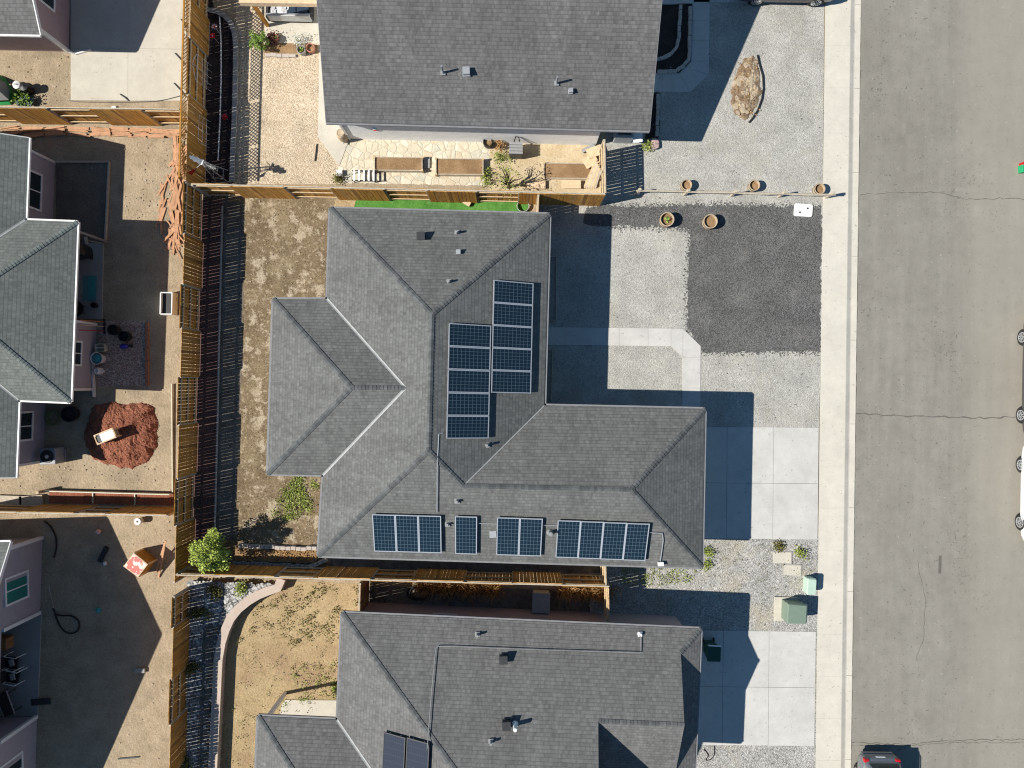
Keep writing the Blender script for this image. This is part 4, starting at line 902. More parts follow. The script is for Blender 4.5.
# ------------------------------------------------------------------ vehicles
def car(label, cat, name, loc, heading, paint, L=4.5, W=1.82, hh=1.48, wb=2.65, kind='suv', group=None):
    """x forward; loc on the road; heading = angle of the nose"""
    T = thing(name, label, cat, tuple(loc), group); base = Vector(loc); rm = Matrix.Rotation(heading, 3, 'Z')
    def tr(p): return base + rm @ Vector(p)
    pm = paint; r = .335; fx = wb / 2 + .05; rx = -wb / 2 + .05; hw = W / 2
    belt = hh * .64
    st = [(-L / 2, .48, .62, hw * .80), (-L / 2 + .04, .36, .80, hw * .90), (-L / 2 + .16, .26, belt, hw * .965), (-L / 2 + .6, .22, belt + .02, hw), (-.4, .2, belt, hw), (L * .18, .2, belt - .02, hw), (L * .33, .22, belt - .07, hw * .985), (L / 2 - .32, .25, belt - .16, hw * .94), (L / 2 - .1, .32, belt - .26, hw * .86), (L / 2, .42, .60, hw * .74)]
    rings = []
    for x, zb, zt, w_ in st:
        ring = []
        for k in range(20):
            a = 2 * math.pi * (k + .5) / 20; c, s_ = math.cos(a), math.sin(a)
            ring.append(tr((x, w_ * math.copysign(abs(c) ** .38, c), (zb + zt) / 2 + (zt - zb) / 2 * math.copysign(abs(s_) ** .45, s_))))
        rings.append(ring)
    body = MB().loft(rings).build('body', pm, T, smooth=True)
    # cabin
    if kind == 'pickup': xb = [(-.55, -.45), (1.55, .72)]
    elif kind == 'suv': xb = [(-L / 2 + .12, -L / 2 + .42), (L * .22, L * .06)]
    else: xb = [(-L / 2 + .55, -L / 2 + 1.15), (L * .24, L * .07)]
    (b0, t0), (b1, t1) = xb; bw, tw = hw * .93, hw * .74; zb, zt = belt - .05, hh
    def ring2(z, x0, x1, w_): 
        rr = .16; pts = []
        for cx, cy, a0 in ((x1 - rr, w_ - rr, 0), (x0 + rr, w_ - rr, 90), (x0 + rr, -w_ + rr, 180), (x1 - rr, -w_ + rr, 270)):
            for q in range(4):
                a = R(a0 + q * 30); pts.append(tr((cx + rr * math.cos(a), cy + rr * math.sin(a), z)))
        return pts
    rg = [ring2(zb, b0, b1, bw), ring2(zb + (zt - zb) * .9, b0 + (t0 - b0) * .9, b1 + (t1 - b1) * .9, bw + (tw - bw) * .9), ring2(zt - .01, t0 + .05, t1 - .05, tw - .04), ring2(zt + .015, t0 + .25, t1 - .25, tw - .22)]
    MB().loft(rg).build('cabin', pm, T, smooth=False, bevel=.01)
    def pane(name, quad, nrm):
        c = sum((Vector(q) for q in quad), Vector()) / 4; q2 = [Vector(q) + (c - Vector(q)).normalized() * .06 + Vector(nrm) * .016 for q in quad]
        MB().add([tr(q) for q in q2] + [tr(q - Vector(nrm) * .03) for q in q2], [(0, 1, 2, 3), (0, 4, 5, 1), (1, 5, 6, 2), (2, 6, 7, 3), (3, 7, 4, 0)]).build(name, M['glass'], T)
    f1, f2 = .16, .9
    mixp = lambda f, s_: (b0 + (t0 - b0) * f, b1 + (t1 - b1) * f, (bw + (tw - bw) * f) * s_, zb + (zt - zb) * f)
    lo0, hi0 = mixp(f1, 1), mixp(f2, 1)
    pane('windscreen', [(lo0[1], lo0[2] * .9, lo0[3]), (lo0[1], -lo0[2] * .9, lo0[3]), (hi0[1], -hi0[2] * .86, hi0[3]), (hi0[1], hi0[2] * .86, hi0[3])], Vector((zt - zb, 0, b1 - t1)).normalized())
    pane('rear_window', [(lo0[0], -lo0[2] * .9, lo0[3]), (lo0[0], lo0[2] * .9, lo0[3]), (hi0[0], hi0[2] * .86, hi0[3]), (hi0[0], -hi0[2] * .86, hi0[3])], Vector((-(zt - zb), 0, t0 - b0)).normalized())
    for s_ in (1, -1):
        nn = Vector((0, s_ * (zt - zb), bw - tw)).normalized(); xm = (lo0[0] + lo0[1]) / 2
        for (a, b) in (((.12), .49), (.51, .90)):
            X = lambda t_, row: row[0] + (row[1] - row[0]) * t_
            pane('side_window', [(X(a, lo0), lo0[2] * s_, lo0[3]), (X(b, lo0), lo0[2] * s_, lo0[3]), (X(b - .02, hi0), hi0[2] * s_, hi0[3]), (X(a + .02, hi0), hi0[2] * s_, hi0[3])], nn)
        for x in (fx, rx):
            c = tr((x, s_ * (hw - .135), r)); ax = rm @ Vector((0, 1, 0)); xx = rm @ Vector((1, 0, 0)); zz_ = Vector((0, 0, 1))
            def circ(rad, off): return [c + ax * s_ * off + xx * rad * math.cos(2 * math.pi * k / 24) + zz_ * rad * math.sin(2 * math.pi * k / 24) for k in range(24)]
            wl = MB().loft([circ(r - .03, -.12), circ(r, -.08), circ(r, .10), circ(r - .04, .125), circ(.235, .122)]).build('wheel', M['rubber'], T, smooth=False)
            rim = MB().loft([circ(.235, .10), circ(.235, .124), circ(.20, .126), circ(.19, .112)])
            for k in range(10):
                a = 2 * math.pi * k / 10; rim.bar(c + ax * s_ * .124 + xx * .04 * math.cos(a) + zz_ * .04 * math.sin(a), c + ax * s_ * .124 + xx * .2 * math.cos(a) + zz_ * .2 * math.sin(a), .035, .02)
            rim.build('rim', M['metal'], wl)
            MB().loft([circ(r + .05, -.1), circ(r + .05, .07)]).build('wheel_arch', M['black'], T)
        MB().box(tr((L / 2 - .17, s_ * hw * .66, belt - .30)), (.2, .34, .14), heading).build('headlight', M['white_metal'], T, bevel=.03)
        MB().box(tr((-L / 2 + .12, s_ * hw * .80, belt - .13)), (.16, .22, .20), heading).build('tail_light', M['tail'], T, bevel=.03)
        MB().box(tr((b1 - .35, s_ * (hw + .09), belt + .06)), (.12, .2, .13), heading).build('mirror', pm, T, bevel=.03)
    MB().box(tr((-L / 2 + .02, 0, .42)), (.1, W * .82, .16), heading).build('bumper', M['black'] if kind == 'pickup' else pm, T, bevel=.03)
    MB().box(tr((-L / 2 + .03, 0, .68)), (.04, .42, .14), heading).build('number_plate', M['trim'], T)
    if kind == 'suv':
        for s_ in (1, -1): MB().tube([tr((t0 + .25, s_ * (tw - .08), hh + .03)), tr((t0 + .3, s_ * (tw - .08), hh + .07)), tr((t1 - .4, s_ * (tw - .08), hh + .07)), tr((t1 - .35, s_ * (tw - .08), hh + .02))], .02, 6).build('roof_rail', M['black'], T)
        MB().box(tr((t0 - .02, 0, hh - .05)), (.22, tw * 1.8, .04), heading).build('spoiler', pm, T, bevel=.015)
    if kind == 'pickup':
        MB().box(tr((-L / 4 - .35, 0, belt + .0)), (L / 2 - .95, W * .84, .03), heading).build('bed_cover', M['black'], T)
    return T
M['tail'] = m_plain('tail_light_red', (.45, .01, .015), .2, .5)
def paint(name, c):
    t = NT(name); m = t.out(c, .3, .5); t.b.inputs['Coat Weight'].default_value = .6; t.b.inputs['Coat Roughness'].default_value = .08; return m
PB = paint('silver_paint', (.17, .18, .195)); PB.node_tree.nodes['Principled BSDF'].inputs['Metallic'].default_value = .35
PW = paint('white_paint', (.78, .78, .77)); PD = paint('dark_paint', (.05, .05, .056)); PV = paint('plum_paint', (.045, .03, .045))
zr = -.06
c = P(876.5, 750, 1.0); Lb = 4.55
car('grey estate car with red tail lamp parked on the road by the kerb', 'car', 'parked_car', (P(879, 0, .6).x, P(0, 757.5, .75).y - Lb / 2, zr), R(-90.8), PB, L=Lb, W=1.76)
xw = P(1016.5, 0, .1).x; yw = (P(0, 465, .3).y + P(0, 521, .3).y) / 2
car('white car at the right edge of the road', 'car', 'parked_car', (xw + .93, yw, zr), R(-91), PW, L=4.5, wb=2.62, hh=1.48, kind='sedan')
yk = (P(0, 337, .35).y + P(0, 414, .35).y) / 2
car('dark pickup truck just cut off by the right edge of the road', 'pickup truck', 'pickup_truck', (P(1018, 0, .1).x + 1.0, yk, zr), R(-91), PD, L=5.7, W=1.98, wb=3.55, hh=1.85, kind='pickup')
car('dark plum car on the driveway at the top edge', 'car', 'parked_car', (P(785, 0, .3).x, P(0, 6, .1).y + .9, .03), R(-1), PV, L=4.6, wb=2.7, kind='sedan')

# ------------------------------------------------------------------ street-side items
def pot(name, label, cat, x, y, r, h, m, soil, group=None, plant=None, z=.02):
    c = P(x, y, h * .5); c.z = z; T = thing(name, label, cat, tuple(c), group)
    MB().lathe(c, [(r * .80, 0), (r * .97, h * .45), (r, h * .75), (r * .98, h), (r * .86, h), (r * .84, h - .18), (.01, h - .18)], 24).build('tub', M[m], T)
    MB().lathe(c, [(r * .83, h - .19), (r * .82, h - .15), (r * .4, h - .13)], 18).build('soil', M[soil], T)
    if m == 'barrel':
        for q in (.25, .8): MB().lathe(c, [(r * (.90 if q < .5 else 1.0) + .002, h * q), (r * (.92 if q < .5 else 1.0) + .008, h * q + .01), (r * (.94 if q < .5 else 1.0) + .006, h * q + .05)], 24, cap=False).build('hoop', M['dark_metal'], T)
    if plant:
        mb = MB()
        for _ in range(plant): a = U(0, 6.28); q = U(0, r * .2); mb.leaf(c + Vector((q * math.cos(a), q * math.sin(a), h - .1 + U(0, .12))), .14)
        mb.build('plant', M['leaf_mid'], T)
    return T
GB = 'half barrel planters along the rail fence'
pot('barrel_planter', 'half barrel planter with a green sprout beside the pale gravel corner', 'planter', 666, 220.5, .33, .45, 'barrel', 'bed_soil', GB, 14)
pot('barrel_planter', 'bare half barrel planter standing on the dark gravel', 'planter', 709, 222.5, .33, .45, 'barrel', 'bed_soil', GB)
pot('barrel_planter', 'half barrel planter on the light gravel nearest the charcoal house', 'planter', 685.5, 186, .25, .38, 'barrel', 'bed_soil', GB)
pot('barrel_planter', 'middle half barrel planter north of the rail fence', 'planter', 753, 186.5, .25, .40, 'barrel', 'bed_soil', GB)
pot('barrel_planter', 'half barrel planter beside the sidewalk end of the rail fence', 'planter', 818, 190, .25, .38, 'barrel', 'bed_soil', GB)
A, B = P(637, 194), P(825.5, 197.5); u = (B - A).normalized(); T = thing('rail_fence', 'low rustic wooden rail fence across the front gravel', 'fence', tuple(A))
Lf = (B - A).length
for i in range(5):
    p = A + u * (Lf * i / 4); MB().bar(p, p + Vector((U(-.04, .04), 0, .78)), .11, .11).build('post', M['grey_wood'], T)
for i in range(4):
    a, b = A + u * (Lf * i / 4 - .16), A + u * (Lf * (i + 1) / 4 + .16)
    for zq, dy in ((.36, .05), (.66, -.05)):
        q = Vector((0, dy, zq)); MB().tube([a + q + Vector((0, 0, U(-.03, .03))), (a + b) / 2 + q + Vector((0, U(-.03, .03), U(-.03, .02))), b + q + Vector((0, 0, U(-.03, .03)))], [.036, .043, .034], 7).build('rail', M['grey_wood'], T)
# utility covers and boxes
def rrect(cx, cy, w_, h_, r=.06, ang=0.0, n=4):
    pts = []
    for sx, sy, a0 in ((1, 1, 0), (-1, 1, 90), (-1, -1, 180), (1, -1, 270)):
        for k in range(n + 1):
            a = R(a0 + 90 * k / n); pts.append(Vector((sx * (w_ / 2 - r) + r * math.cos(a), sy * (h_ / 2 - r) + r * math.sin(a), 0)))
    m = Matrix.Rotation(ang, 3, 'Z'); return [m @ p + Vector((cx, cy, 0)) for p in pts]
c = P(802.8, 210.5); T = thing('utility_cover', 'white rounded cover with two dark holes on the dark gravel corner', 'utility cover', tuple(c))
MB().prism(rrect(c.x, c.y, .84, .58, .09, R(-4)), 0, .07).build('lid', M['trim'], T)
for dx, dy in ((-.16, -.1), (.2, .08)): MB().prism([(c.x + dx + .045 * math.cos(k), c.y + dy + .045 * math.sin(k)) for k in (0, .8, 1.6, 2.4, 3.1, 3.9, 4.7, 5.5)], .06, .073).build('hole', M['black'], T)
for (x, y, w_, h_, a, lab) in ((781.8, 557.4, .83, .50, -.02, 'cream concrete box lid, upper of the two near the mint box'), (791.8, 570, .79, .47, -.03, 'cream concrete box lid, lower of the two near the mint box')):
    c = P(x, y); T = thing('utility_cover', lab, 'utility cover', tuple(c), 'concrete box lids by the sidewalk')
    MB().prism(rrect(c.x, c.y, w_, h_, .03, a), 0, .06).build('lid', M['cream_conc'], T); MB().prism(rrect(c.x, c.y, w_ + .08, h_ + .08, .03, a), 0, .045).build('frame', M['grey_conc'], T)
# small pale green pedestal
c = P(806.8, 583.5); T = thing('utility_box', 'small mint green utility pedestal by the sidewalk', 'utility box', tuple(c))
mb = MB(); m3 = R(-3)
c2 = c
mb.prism(rrect(c.x, c.y, .38, .72, .05, m3), .0, .44); mb.build('body', M['mint_box'], T)
lid = rrect(c.x, c.y, .41, .75, .06, m3); mb = MB().loft([[p + Vector((0, 0, .42)) for p in lid], [p + Vector((0, 0, .50)) for p in lid], [p.lerp(c, .12) + Vector((0, 0, .55)) for p in lid]]); mb.build('lid', M['mint_box'], T)
# transformer
c = P(785, 606.5); T = thing('transformer_box', 'large green electrical transformer box on a pale concrete pad', 'utility box', tuple(c))
q = px([(774.2, 596.5), (797, 597), (796.5, 620), (774, 620)]); MB().prism(q, 0, .09).build('pad', M['cream_conc'], T)
b0 = [P(781.0, 598.5), P(799.5, 600), P(798.8, 617.3), P(780.3, 617)]
tpz = .78
slope = [b0[0] + Vector((0, 0, .72)), b0[1] + Vector((0, 0, .72)), b0[2] + Vector((0, 0, tpz)), b0[3] + Vector((0, 0, tpz))]
mb = MB(); mb.prism(b0, .09, .55); mb.build('tank', M['green_box'], T)
mb = MB(); lo_ = [p + (p - c).normalized() * .04 for p in b0]; r0 = [Vector((p.x, p.y, .56)) for p in lo_]; r1 = [Vector((p.x, p.y, .78)) for p in lo_]; r2 = [Vector((p.x, p.y, .84)).lerp(Vector((c.x, c.y, .84)), .1) for p in lo_]
mb.loft([r0, r1, r2]); mb.build('hood', M['green_box'], T, bevel=.015)
MB().box((b0[2] + b0[3]) / 2 + Vector((0, -.03, .42)), (.05, .03, .12)).build('latch', M['dark_metal'], T)
# island mound with stones
c = P(746, 88); poly = [(737, 72), (743, 59), (752, 56), (758, 62), (760, 76), (761, 92), (756, 108), (748, 119), (739, 119), (732, 108), (731, 94), (733, 82)]
T = thing('planting_mound', 'oval mound of bare earth and stones in the front gravel', 'mound', tuple(c))
field(poly, (728, 52, 766, 124), 40, 70, .11, 6, .035).build('earth', M['mound_earth'], T)
for x, y, r in ((746, 65, .15), (742, 74, .1), (739, 84, .16), (749, 85, .19), (743, 91, .17), (737, 98, .12), (736, 106, .16), (743, 110, .2), (747, 112, .11), (752, 98, .1), (738, 113, .13), (753, 71, .08), (745, 79, .08)):
    p = P(x, y, .1); MB().rock(Vector((p.x, p.y, .11)), r, r * .6).build('stone', M['tan_rock'], T)
mb = MB()
for _ in range(110): p = P(U(734, 759), U(62, 117), .1); mb.leaf(Vector((p.x, p.y, .13)), .07, .2)
mb.build('dry_leaves', M['straw'], T)
path = [P(x, y, .04) for x, y in ((757.5, 55), (760, 66), (763, 76), (763.6, 88), (762, 99), (758, 110), (753, 118), (749, 122.5))]
tag(MB().tube(path, .045, 6).build('landscape_edging', M['black']), 'loose black curved edging strip beside the oval mound', 'edging strip')
# edging rows in the shaded bed of the top house
def edging(name, label, pts, size, m, group=None, z=.0, h=.14, cat='edging'):
    W = [P(x, y, .1) for x, y in pts]; T = thing(name, label, cat, (W[0].x, W[0].y, 0), group); t = 0; 
    for a, b in zip(W[:-1], W[1:]):
        a = Vector((a.x, a.y, 0)); b = Vector((b.x, b.y, 0)); n = max(1, round((b - a).length / size)); ang = math.atan2((b - a).y, (b - a).x)
        for i in range(n):
            p = a.lerp(b, (i + .5) / n); MB().box(p + Vector((U(-.015, .015), U(-.015, .015), z + h / 2)), ((b - a).length / n - .012, .15 + U(-.015, .015), h), ang + U(-.06, .06)).build('edging_block', M[m], T, bevel=.012)
    return T
edging('stone_edging', 'inner curved row of edging stones in the dark bed of the charcoal house', [(680.5, 5), (680, 20), (679, 38), (677, 47), (671, 54), (664, 57.5), (656, 59)], .24, 'block')
edging('stone_edging', 'outer row of edging stones along the shaded curved walk', [(690.2, 6), (690, 30), (689.4, 58), (684, 65), (677, 70.5), (668, 71.5), (657, 71.5)], .24, 'block')
edging('stone_edging', 'short row of pinkish stones along the charcoal house corner', [(658, 94), (658, 110), (657, 136)], .25, 'block')
# low edged beds under the east eave of the middle house
for lab, pts in (('thin pale bed border in shadow below the front window', [(548, 256.5), (556.5, 256.5), (556, 320.5), (548, 320.5)]), ('thin pale bed border in shadow south of the entry walk', [(546, 350), (553, 350), (551, 404)])):
    W = [P(x, y, .06) for x, y in pts]; mb = MB()
    for a, b in zip(W[:-1], W[1:]): mb.bar(a, b, .04, .12)
    tag(mb.build('bed_border', M['grey_wood']), lab, 'bed border')
# trash bin
c = P(707.5, 645); c.z = .03; T = thing('wheelie_bin', 'dark green wheeled bin standing in the shade by the garage', 'bin', tuple(c))
MB().loft([rrect(c.x, c.y, .44, .5, .05, -.03), ], False) if False else None
r0 = [p + Vector((0, 0, .08)) for p in rrect(c.x, c.y, .44, .50, .05, -.03)]; r1 = [p + Vector((0, 0, 1.0)) for p in rrect(c.x, c.y, .56, .64, .05, -.03)]
MB().loft([r0, r1]).build('body', M['bin_green'], T)
MB().loft([[p + Vector((0, 0, 1.0)) for p in rrect(c.x + .0, c.y, .60, .70, .06, -.03)], [p + Vector((0, 0, 1.05)) for p in rrect(c.x, c.y, .58, .68, .06, -.03)]]).build('lid', M['bin_green'], T)
MB().bar(c + Vector((-.28, .38, 1.02)), c + Vector((.32, .34, 1.02)), .05, .04).build('handle', M['white_metal'], T)
for s_ in (-1, 1): MB().tube([c + Vector((s_ * .22, .28, .1)), c + Vector((s_ * .27, .28, .1))], .1, 14).build('wheel', M['rubber'], T)
c = P(1022, 169.5); c.z = -.06; T = thing('storage_tub', 'green tub with a red lid at the right edge of the road', 'tub', tuple(c))
MB().box(c + Vector((0, 0, .14)), (.3, .34, .28), .05).build('body', m_plain('tub_green', (.02, .32, .13), .5), T, bevel=.02); MB().box(c + Vector((0, .22, .15)), (.2, .14, .3), .05).build('lid', M['tail'], T)
mb = MB(); pts = []
for k in range(40): a = k / 39; pts.append(P(704 + 9 * a + 2.5 * math.sin(a * 9), 747 + 14 * math.sin(a * 3.2) + 2 * math.cos(a * 8), .03))
tag(MB().tube(pts, .02, 6).build('garden_hose', M['black']), 'thin black cable loop on the gravel below the lower driveway', 'cable')

# ------------------------------------------------------------------ vegetation
def bush(name, label, x, y, r, h, n, m, leaf=.09, trunk=.5, cat='shrub', gap=.35, z=0.0):
    c = P(x, y, h * .6); c.z = z; T = thing(name, label, cat, tuple(c))
    mb = MB(); cl = []
    for _ in range(int(14 + 30 * r)):
        a, e = U(0, 6.28), U(-.5, 1.2); q = r * U(.3, .98); cl.append((Vector((q * math.cos(a) * math.cos(e), q * math.sin(a) * math.cos(e), q * math.sin(e) * h / (2 * r))), r * U(.15, .36)))
    cc = c + Vector((0, 0, trunk + (h - trunk) * .45))
    for o, rad in cl:
        for _ in range(int(n / len(cl))):
            v = Vector((random.gauss(0, 1), random.gauss(0, 1), random.gauss(0, 1))).normalized() * rad * U(.5, 1.05) ** .7; mb.leaf(cc + o + v, leaf)
    mb.build('crown', M[m], T)
    tb = MB().tube([c, c + Vector((.02, .01, trunk)), cc], [.07 * r + .02, .055 * r + .015, .02], 7)
    for o, rad in cl[::2]: tb.tube([cc - Vector((0, 0, (h - trunk) * .4)), cc + o * .5 - Vector((0, 0, .05)), cc + o], [.03, .02, .008], 5)
    tb.build('trunk', M['bark'], T); return T
bush('young_tree', 'round bright green young tree by the fence corner behind the middle house', 214, 549.5, .90, 2.3, 4300, 'leaf', .10, .7, 'tree')
bush('round_shrub', 'round green shrub beside the flower bed of the top house', 258, 41, .43, .85, 1800, 'leaf_mid', .06, .1)
def weeds(name, label, poly, n, hmin, hmax, m, size=.09, cat='weeds', kind=None, cluster=None):
    xs = [p[0] for p in poly]; ys = [p[1] for p in poly]; mb = MB()
    def ins(x, y):
        c_ = False
        for i in range(len(poly)):
            (x1, y1), (x2, y2) = poly[i - 1], poly[i]
            if (y1 > y) != (y2 > y) and x < (x2 - x1) * (y - y1) / (y2 - y1) + x1: c_ = not c_
        return c_
    k = 0; tries = 0
    while k < n and tries < n * 30:
        tries += 1; x, y = U(min(xs), max(xs)), U(min(ys), max(ys))
        if not ins(x, y): continue
        k += 1
        p = P(x, y, 0)
        if cluster:
            for _ in range(cluster): mb.leaf(p + Vector((random.gauss(0, .09), random.gauss(0, .09), .05 + U(0, hmax))), size)
        else:
            dn = mnoise.noise(Vector((x * .12, y * .12, 4)))
            if dn < -.25: continue
            mb.leaf(p + Vector((0, 0, .05 + U(hmin, hmax))), size)
    o = mb.build(name, M[m]); o['kind'] = 'stuff'; return o
def lowplant(name, label, x, y, rx, ry, n, m, h=.25, size=.1, cat='plant', z=0.0):
    c = P(x, y); T = thing(name, label, cat, (c.x, c.y, z)); mb = MB(); sb = MB()
    st = [(random.gauss(0, .38) * rx, random.gauss(0, .38) * ry) for _ in range(max(6, n // 60))]
    for (a, b) in st:
        q = P(x + a, y + b); sb.tube([Vector((q.x, q.y, z + .02)), Vector((q.x + U(-.05, .05), q.y + U(-.05, .05), z + h))], [.012, .006], 5); q = q + Vector((0, 0, z))
        for _ in range(n // len(st)): mb.leaf(q + Vector((random.gauss(0, .11), random.gauss(0, .11), .04 + abs(random.gauss(0, h * .5)))), size)
    mb.build('foliage', M[m], T); sb.build('stem', M['leaf_olive'], T); return T
lowplant('leafy_weed', 'yellow green sprawling weed patch beside the west wall of the middle house', 297, 495, 18, 24, 2600, 'leaf_weed', .08, .07, 'weed')
lowplant('leafy_weed', 'grey green low weed in the river rocks nearest the retaining wall', 245, 586, 6, 5, 420, 'leaf_weed', .25, .08, 'weed', z=.29)
lowplant('leafy_weed', 'low weed at the sunny edge of the river rocks', 217, 592, 7, 8, 420, 'leaf_olive', .25, .08, 'weed', z=.29)
lowplant('leafy_weed', 'dark weed in the shaded river rocks by the fence', 203, 611, 10, 5, 420, 'leaf_olive', .25, .08, 'weed', z=.29)
lowplant('leafy_weed', 'dark weed low in the river rock strip', 196, 664, 10, 5, 420, 'leaf_olive', .25, .08, 'weed', z=.29)
lowplant('leafy_weed', 'dark bushy weed at the bottom end of the river rock strip', 190, 760, 8, 10, 420, 'leaf_olive', .3, .08, 'weed', z=.29)
lowplant('leafy_weed', 'green weed at the garage corner of the middle house', 708, 552, 6, 6, 260, 'leaf_weed', .2, .07, 'weed')
lowplant('leafy_weed', 'green weed low at the driveway side of the garage corner', 706, 564, 4, 4, 200, 'leaf_weed', .2, .07, 'weed')
lowplant('leafy_weed', 'olive weed beside the upper concrete box lid', 799, 553, 4.5, 5, 300, 'leaf_weed', .2, .07, 'weed')
lowplant('leafy_weed', 'brown green weed above the concrete box lids', 779, 546, 7, 3.5, 260, 'leaf_olive', .18, .07, 'weed')
lowplant('leafy_weed', 'yellowish green weeds at the lower house wall beside the patio slab', 337, 688, 4, 10, 420, 'leaf_weed', .2, .08, 'weed')
weeds('ground_weeds', 'x', [(622, 566), (702, 568), (690, 582), (650, 586), (622, 584)], 900, 0, .05, 'leaf_weed', .06)
weeds('ground_weeds', 'x', [(268, 592), (300, 585), (362, 584), (345, 640), (300, 650), (262, 625), (240, 640)], 85, 0, .09, 'leaf_olive', .075, cluster=12)
weeds('ground_weeds', 'x', [(236, 640), (300, 600), (344, 640), (338, 690), (300, 700), (240, 690)], 50, 0, .07, 'leaf_olive', .06, cluster=7)
weeds('ground_weeds', 'x', [(300, 660), (340, 660), (338, 698), (290, 700), (280, 715)], 40, 0, .08, 'leaf_weed', .07, cluster=10)
weeds('ground_weeds', 'x', [(706, 542), (812, 542), (812, 628), (706, 590)], 60, 0, .07, 'leaf_olive', .05, cluster=7)
weeds('ground_weeds', 'x', [(206, 200), (326, 200), (326, 300), (268, 300), (262, 470), (320, 480), (318, 540), (236, 540)], 900, 0, .03, 'leaf_olive', .05)
weeds('ground_weeds', 'x', [(225, 680), (330, 690), (255, 768), (218, 768)], 40, 0, .06, 'leaf_olive', .06, cluster=7)
# river rock
mb = MB(); bed = [(188, 581), (275, 584.5), (264, 591), (245, 601), (228, 619), (217.5, 645), (212, 700), (209, 800), (178, 800)]; k = 0
while k < 3600:
    x, y = U(178, 276), U(580, 800)
    if not inpoly(x, y, bed) or (y > 625 and x > 203 - (y - 625) * .05 and random.random() < .93): continue
    k += 1; mb.rock(P(x, y, .29) + Vector((0, 0, .015)), U(.03, .085), U(.02, .05))
stuff(mb.build('river_rock', M['rock']))
# curved retaining wall
def strip_wall(name, label, pts, w_, h, m, cat='wall', cap=True):
    W = [P(x, y, h) for x, y in pts]; W = [Vector((p.x, p.y, 0)) for p in W]; T = thing(name, label, cat, tuple(W[0])); Lft, Rgt = [], []
    for i, p in enumerate(W):
        t = (W[min(i + 1, len(W) - 1)] - W[max(i - 1, 0)]).normalized(); n = Vector((-t.y, t.x, 0)); Lft.append(p + n * w_ / 2); Rgt.append(p - n * w_ / 2)
    mb = MB(); mb2 = MB()
    for i in range(len(W) - 1):
        mb.prism([Lft[i], Lft[i + 1], Rgt[i + 1], Rgt[i]], -.05, h - .07)
        k = .02; mb2.prism([Lft[i] + (Lft[i] - Rgt[i]).normalized() * k, Lft[i + 1] + (Lft[i + 1] - Rgt[i + 1]).normalized() * k, Rgt[i + 1] - (Lft[i + 1] - Rgt[i + 1]).normalized() * k, Rgt[i] - (Lft[i] - Rgt[i]).normalized() * k], h - .07, h)
    mb.build('wall_body', M[m], T); mb2.build('cap_stone', M[m], T); return T
cur = [(281, 579), (277.5, 588), (268, 591), (258, 595), (248, 601), (238, 609), (230, 619), (225, 630), (221, 643), (218, 660), (216.5, 690), (214.5, 730), (211, 800)]
strip_wall('retaining_wall', 'curved tan block retaining wall around the river rock', cur, .36, .44, 'wall_block')
# concrete kerb of the upper bed
cur = [(196, 9), (206, 9), (216, 11), (224, 15), (230, 22), (234, 32), (235.5, 46), (235, 80), (234, 120), (232.5, 150), (231.5, 182)]
strip_wall('garden_kerb', 'curved grey concrete kerb around the black mulch bed', cur, .17, .14, 'grey_conc', 'kerb')
tag(MB().tube([P(219.5, 16, .08), P(221, 40, .08), P(221, 80, .08), P(220, 120, .08), P(218, 160, .08)], .03, 8).build('drip_pipe', M['white_metal']), 'pale pipe running along the black mulch bed', 'pipe')
tag(MB().tube([P(222.3, 206, .1), P(221, 260, .1), P(219, 340, .1), P(217.5, 420, .1), P(216, 480, .1), P(214.5, 538, .1)], .05, 8).build('drip_pipe', M['grey_conc']), 'long pale edging pipe in the shade of the back fence', 'pipe')
# planting bed at the south-west corner of the middle house
c = P(276, 552); T = thing('planting_bed', 'low bed of dry bark ringed with blocks beside the young tree', 'planting bed', tuple(c))
MB().prism(px(jag([(236, 546), (262, 546), (316, 549), (322, 556), (314, 562), (236, 560)], .6)), -.02, .12).build('soil', M['bed_soil'], T)
for a, b, n, m, h, z in (((240, 545), (318, 548), 15, 'block', .22, 0), ((234, 562), (310, 566), 17, 'block_grey', .24, 0), ((310, 566), (328, 559.5), 4, 'block', .24, 0)):
    a, b = P(*a), P(*b); ang = math.atan2((b - a).y, (b - a).x)
    for i in range(n): MB().box(a.lerp(b, (i + .5) / n) + Vector((0, U(-.03, .03), z + h / 2)), ((b - a).length / n - .015, .17, h), ang + U(-.08, .08)).build('edging_block', M[m], T, bevel=.015)
mb = MB()
for _ in range(500): mb.leaf(P(U(240, 318), U(549, 560), .14) + Vector((0, 0, .02)), .08)
mb.build('dry_leaves', M['straw'], T)
# dry ornamental grasses in the side yard of the lower house
GG = 'dry grass clumps in the side yard'
for i, (x, lab) in enumerate(((425, 'dry straw grass clump nearest the coiled hose'), (446, 'second dry straw grass clump from the coiled hose'), (468, 'dry straw grass clump left of centre in the side yard'), (492, 'small dry straw grass clump left of the metal lid'), (568, 'dry straw grass clump just right of the metal lid'), (588, 'dry straw grass clump second from the gate'), (602, 'dry straw grass clump beside the pale gate'))):
    c = P(x, 585 + i * .9); T = thing('dry_grass_clump', lab, 'dry grass', tuple(c), GG); mb = MB()
    for _ in range(420):
        a = U(0, 6.28); q = abs(random.gauss(0, .22)); mb.blade(c + Vector((q * math.cos(a) * 1.4, q * math.sin(a) * .8, 0)), U(.45, .95), .025, .4)
    mb.build('blades', M['straw'], T); MB().lathe(c, [(.28, 0), (.22, .1), (.05, .16)], 10, .7).build('root_clump', M['bed_soil'], T)
c = P(541, 604.5, .5); T = thing('utility_cabinet', 'grey metal cabinet against the north wall of the lower house', 'cabinet', (c.x, c.y, 0)); c.z = 0
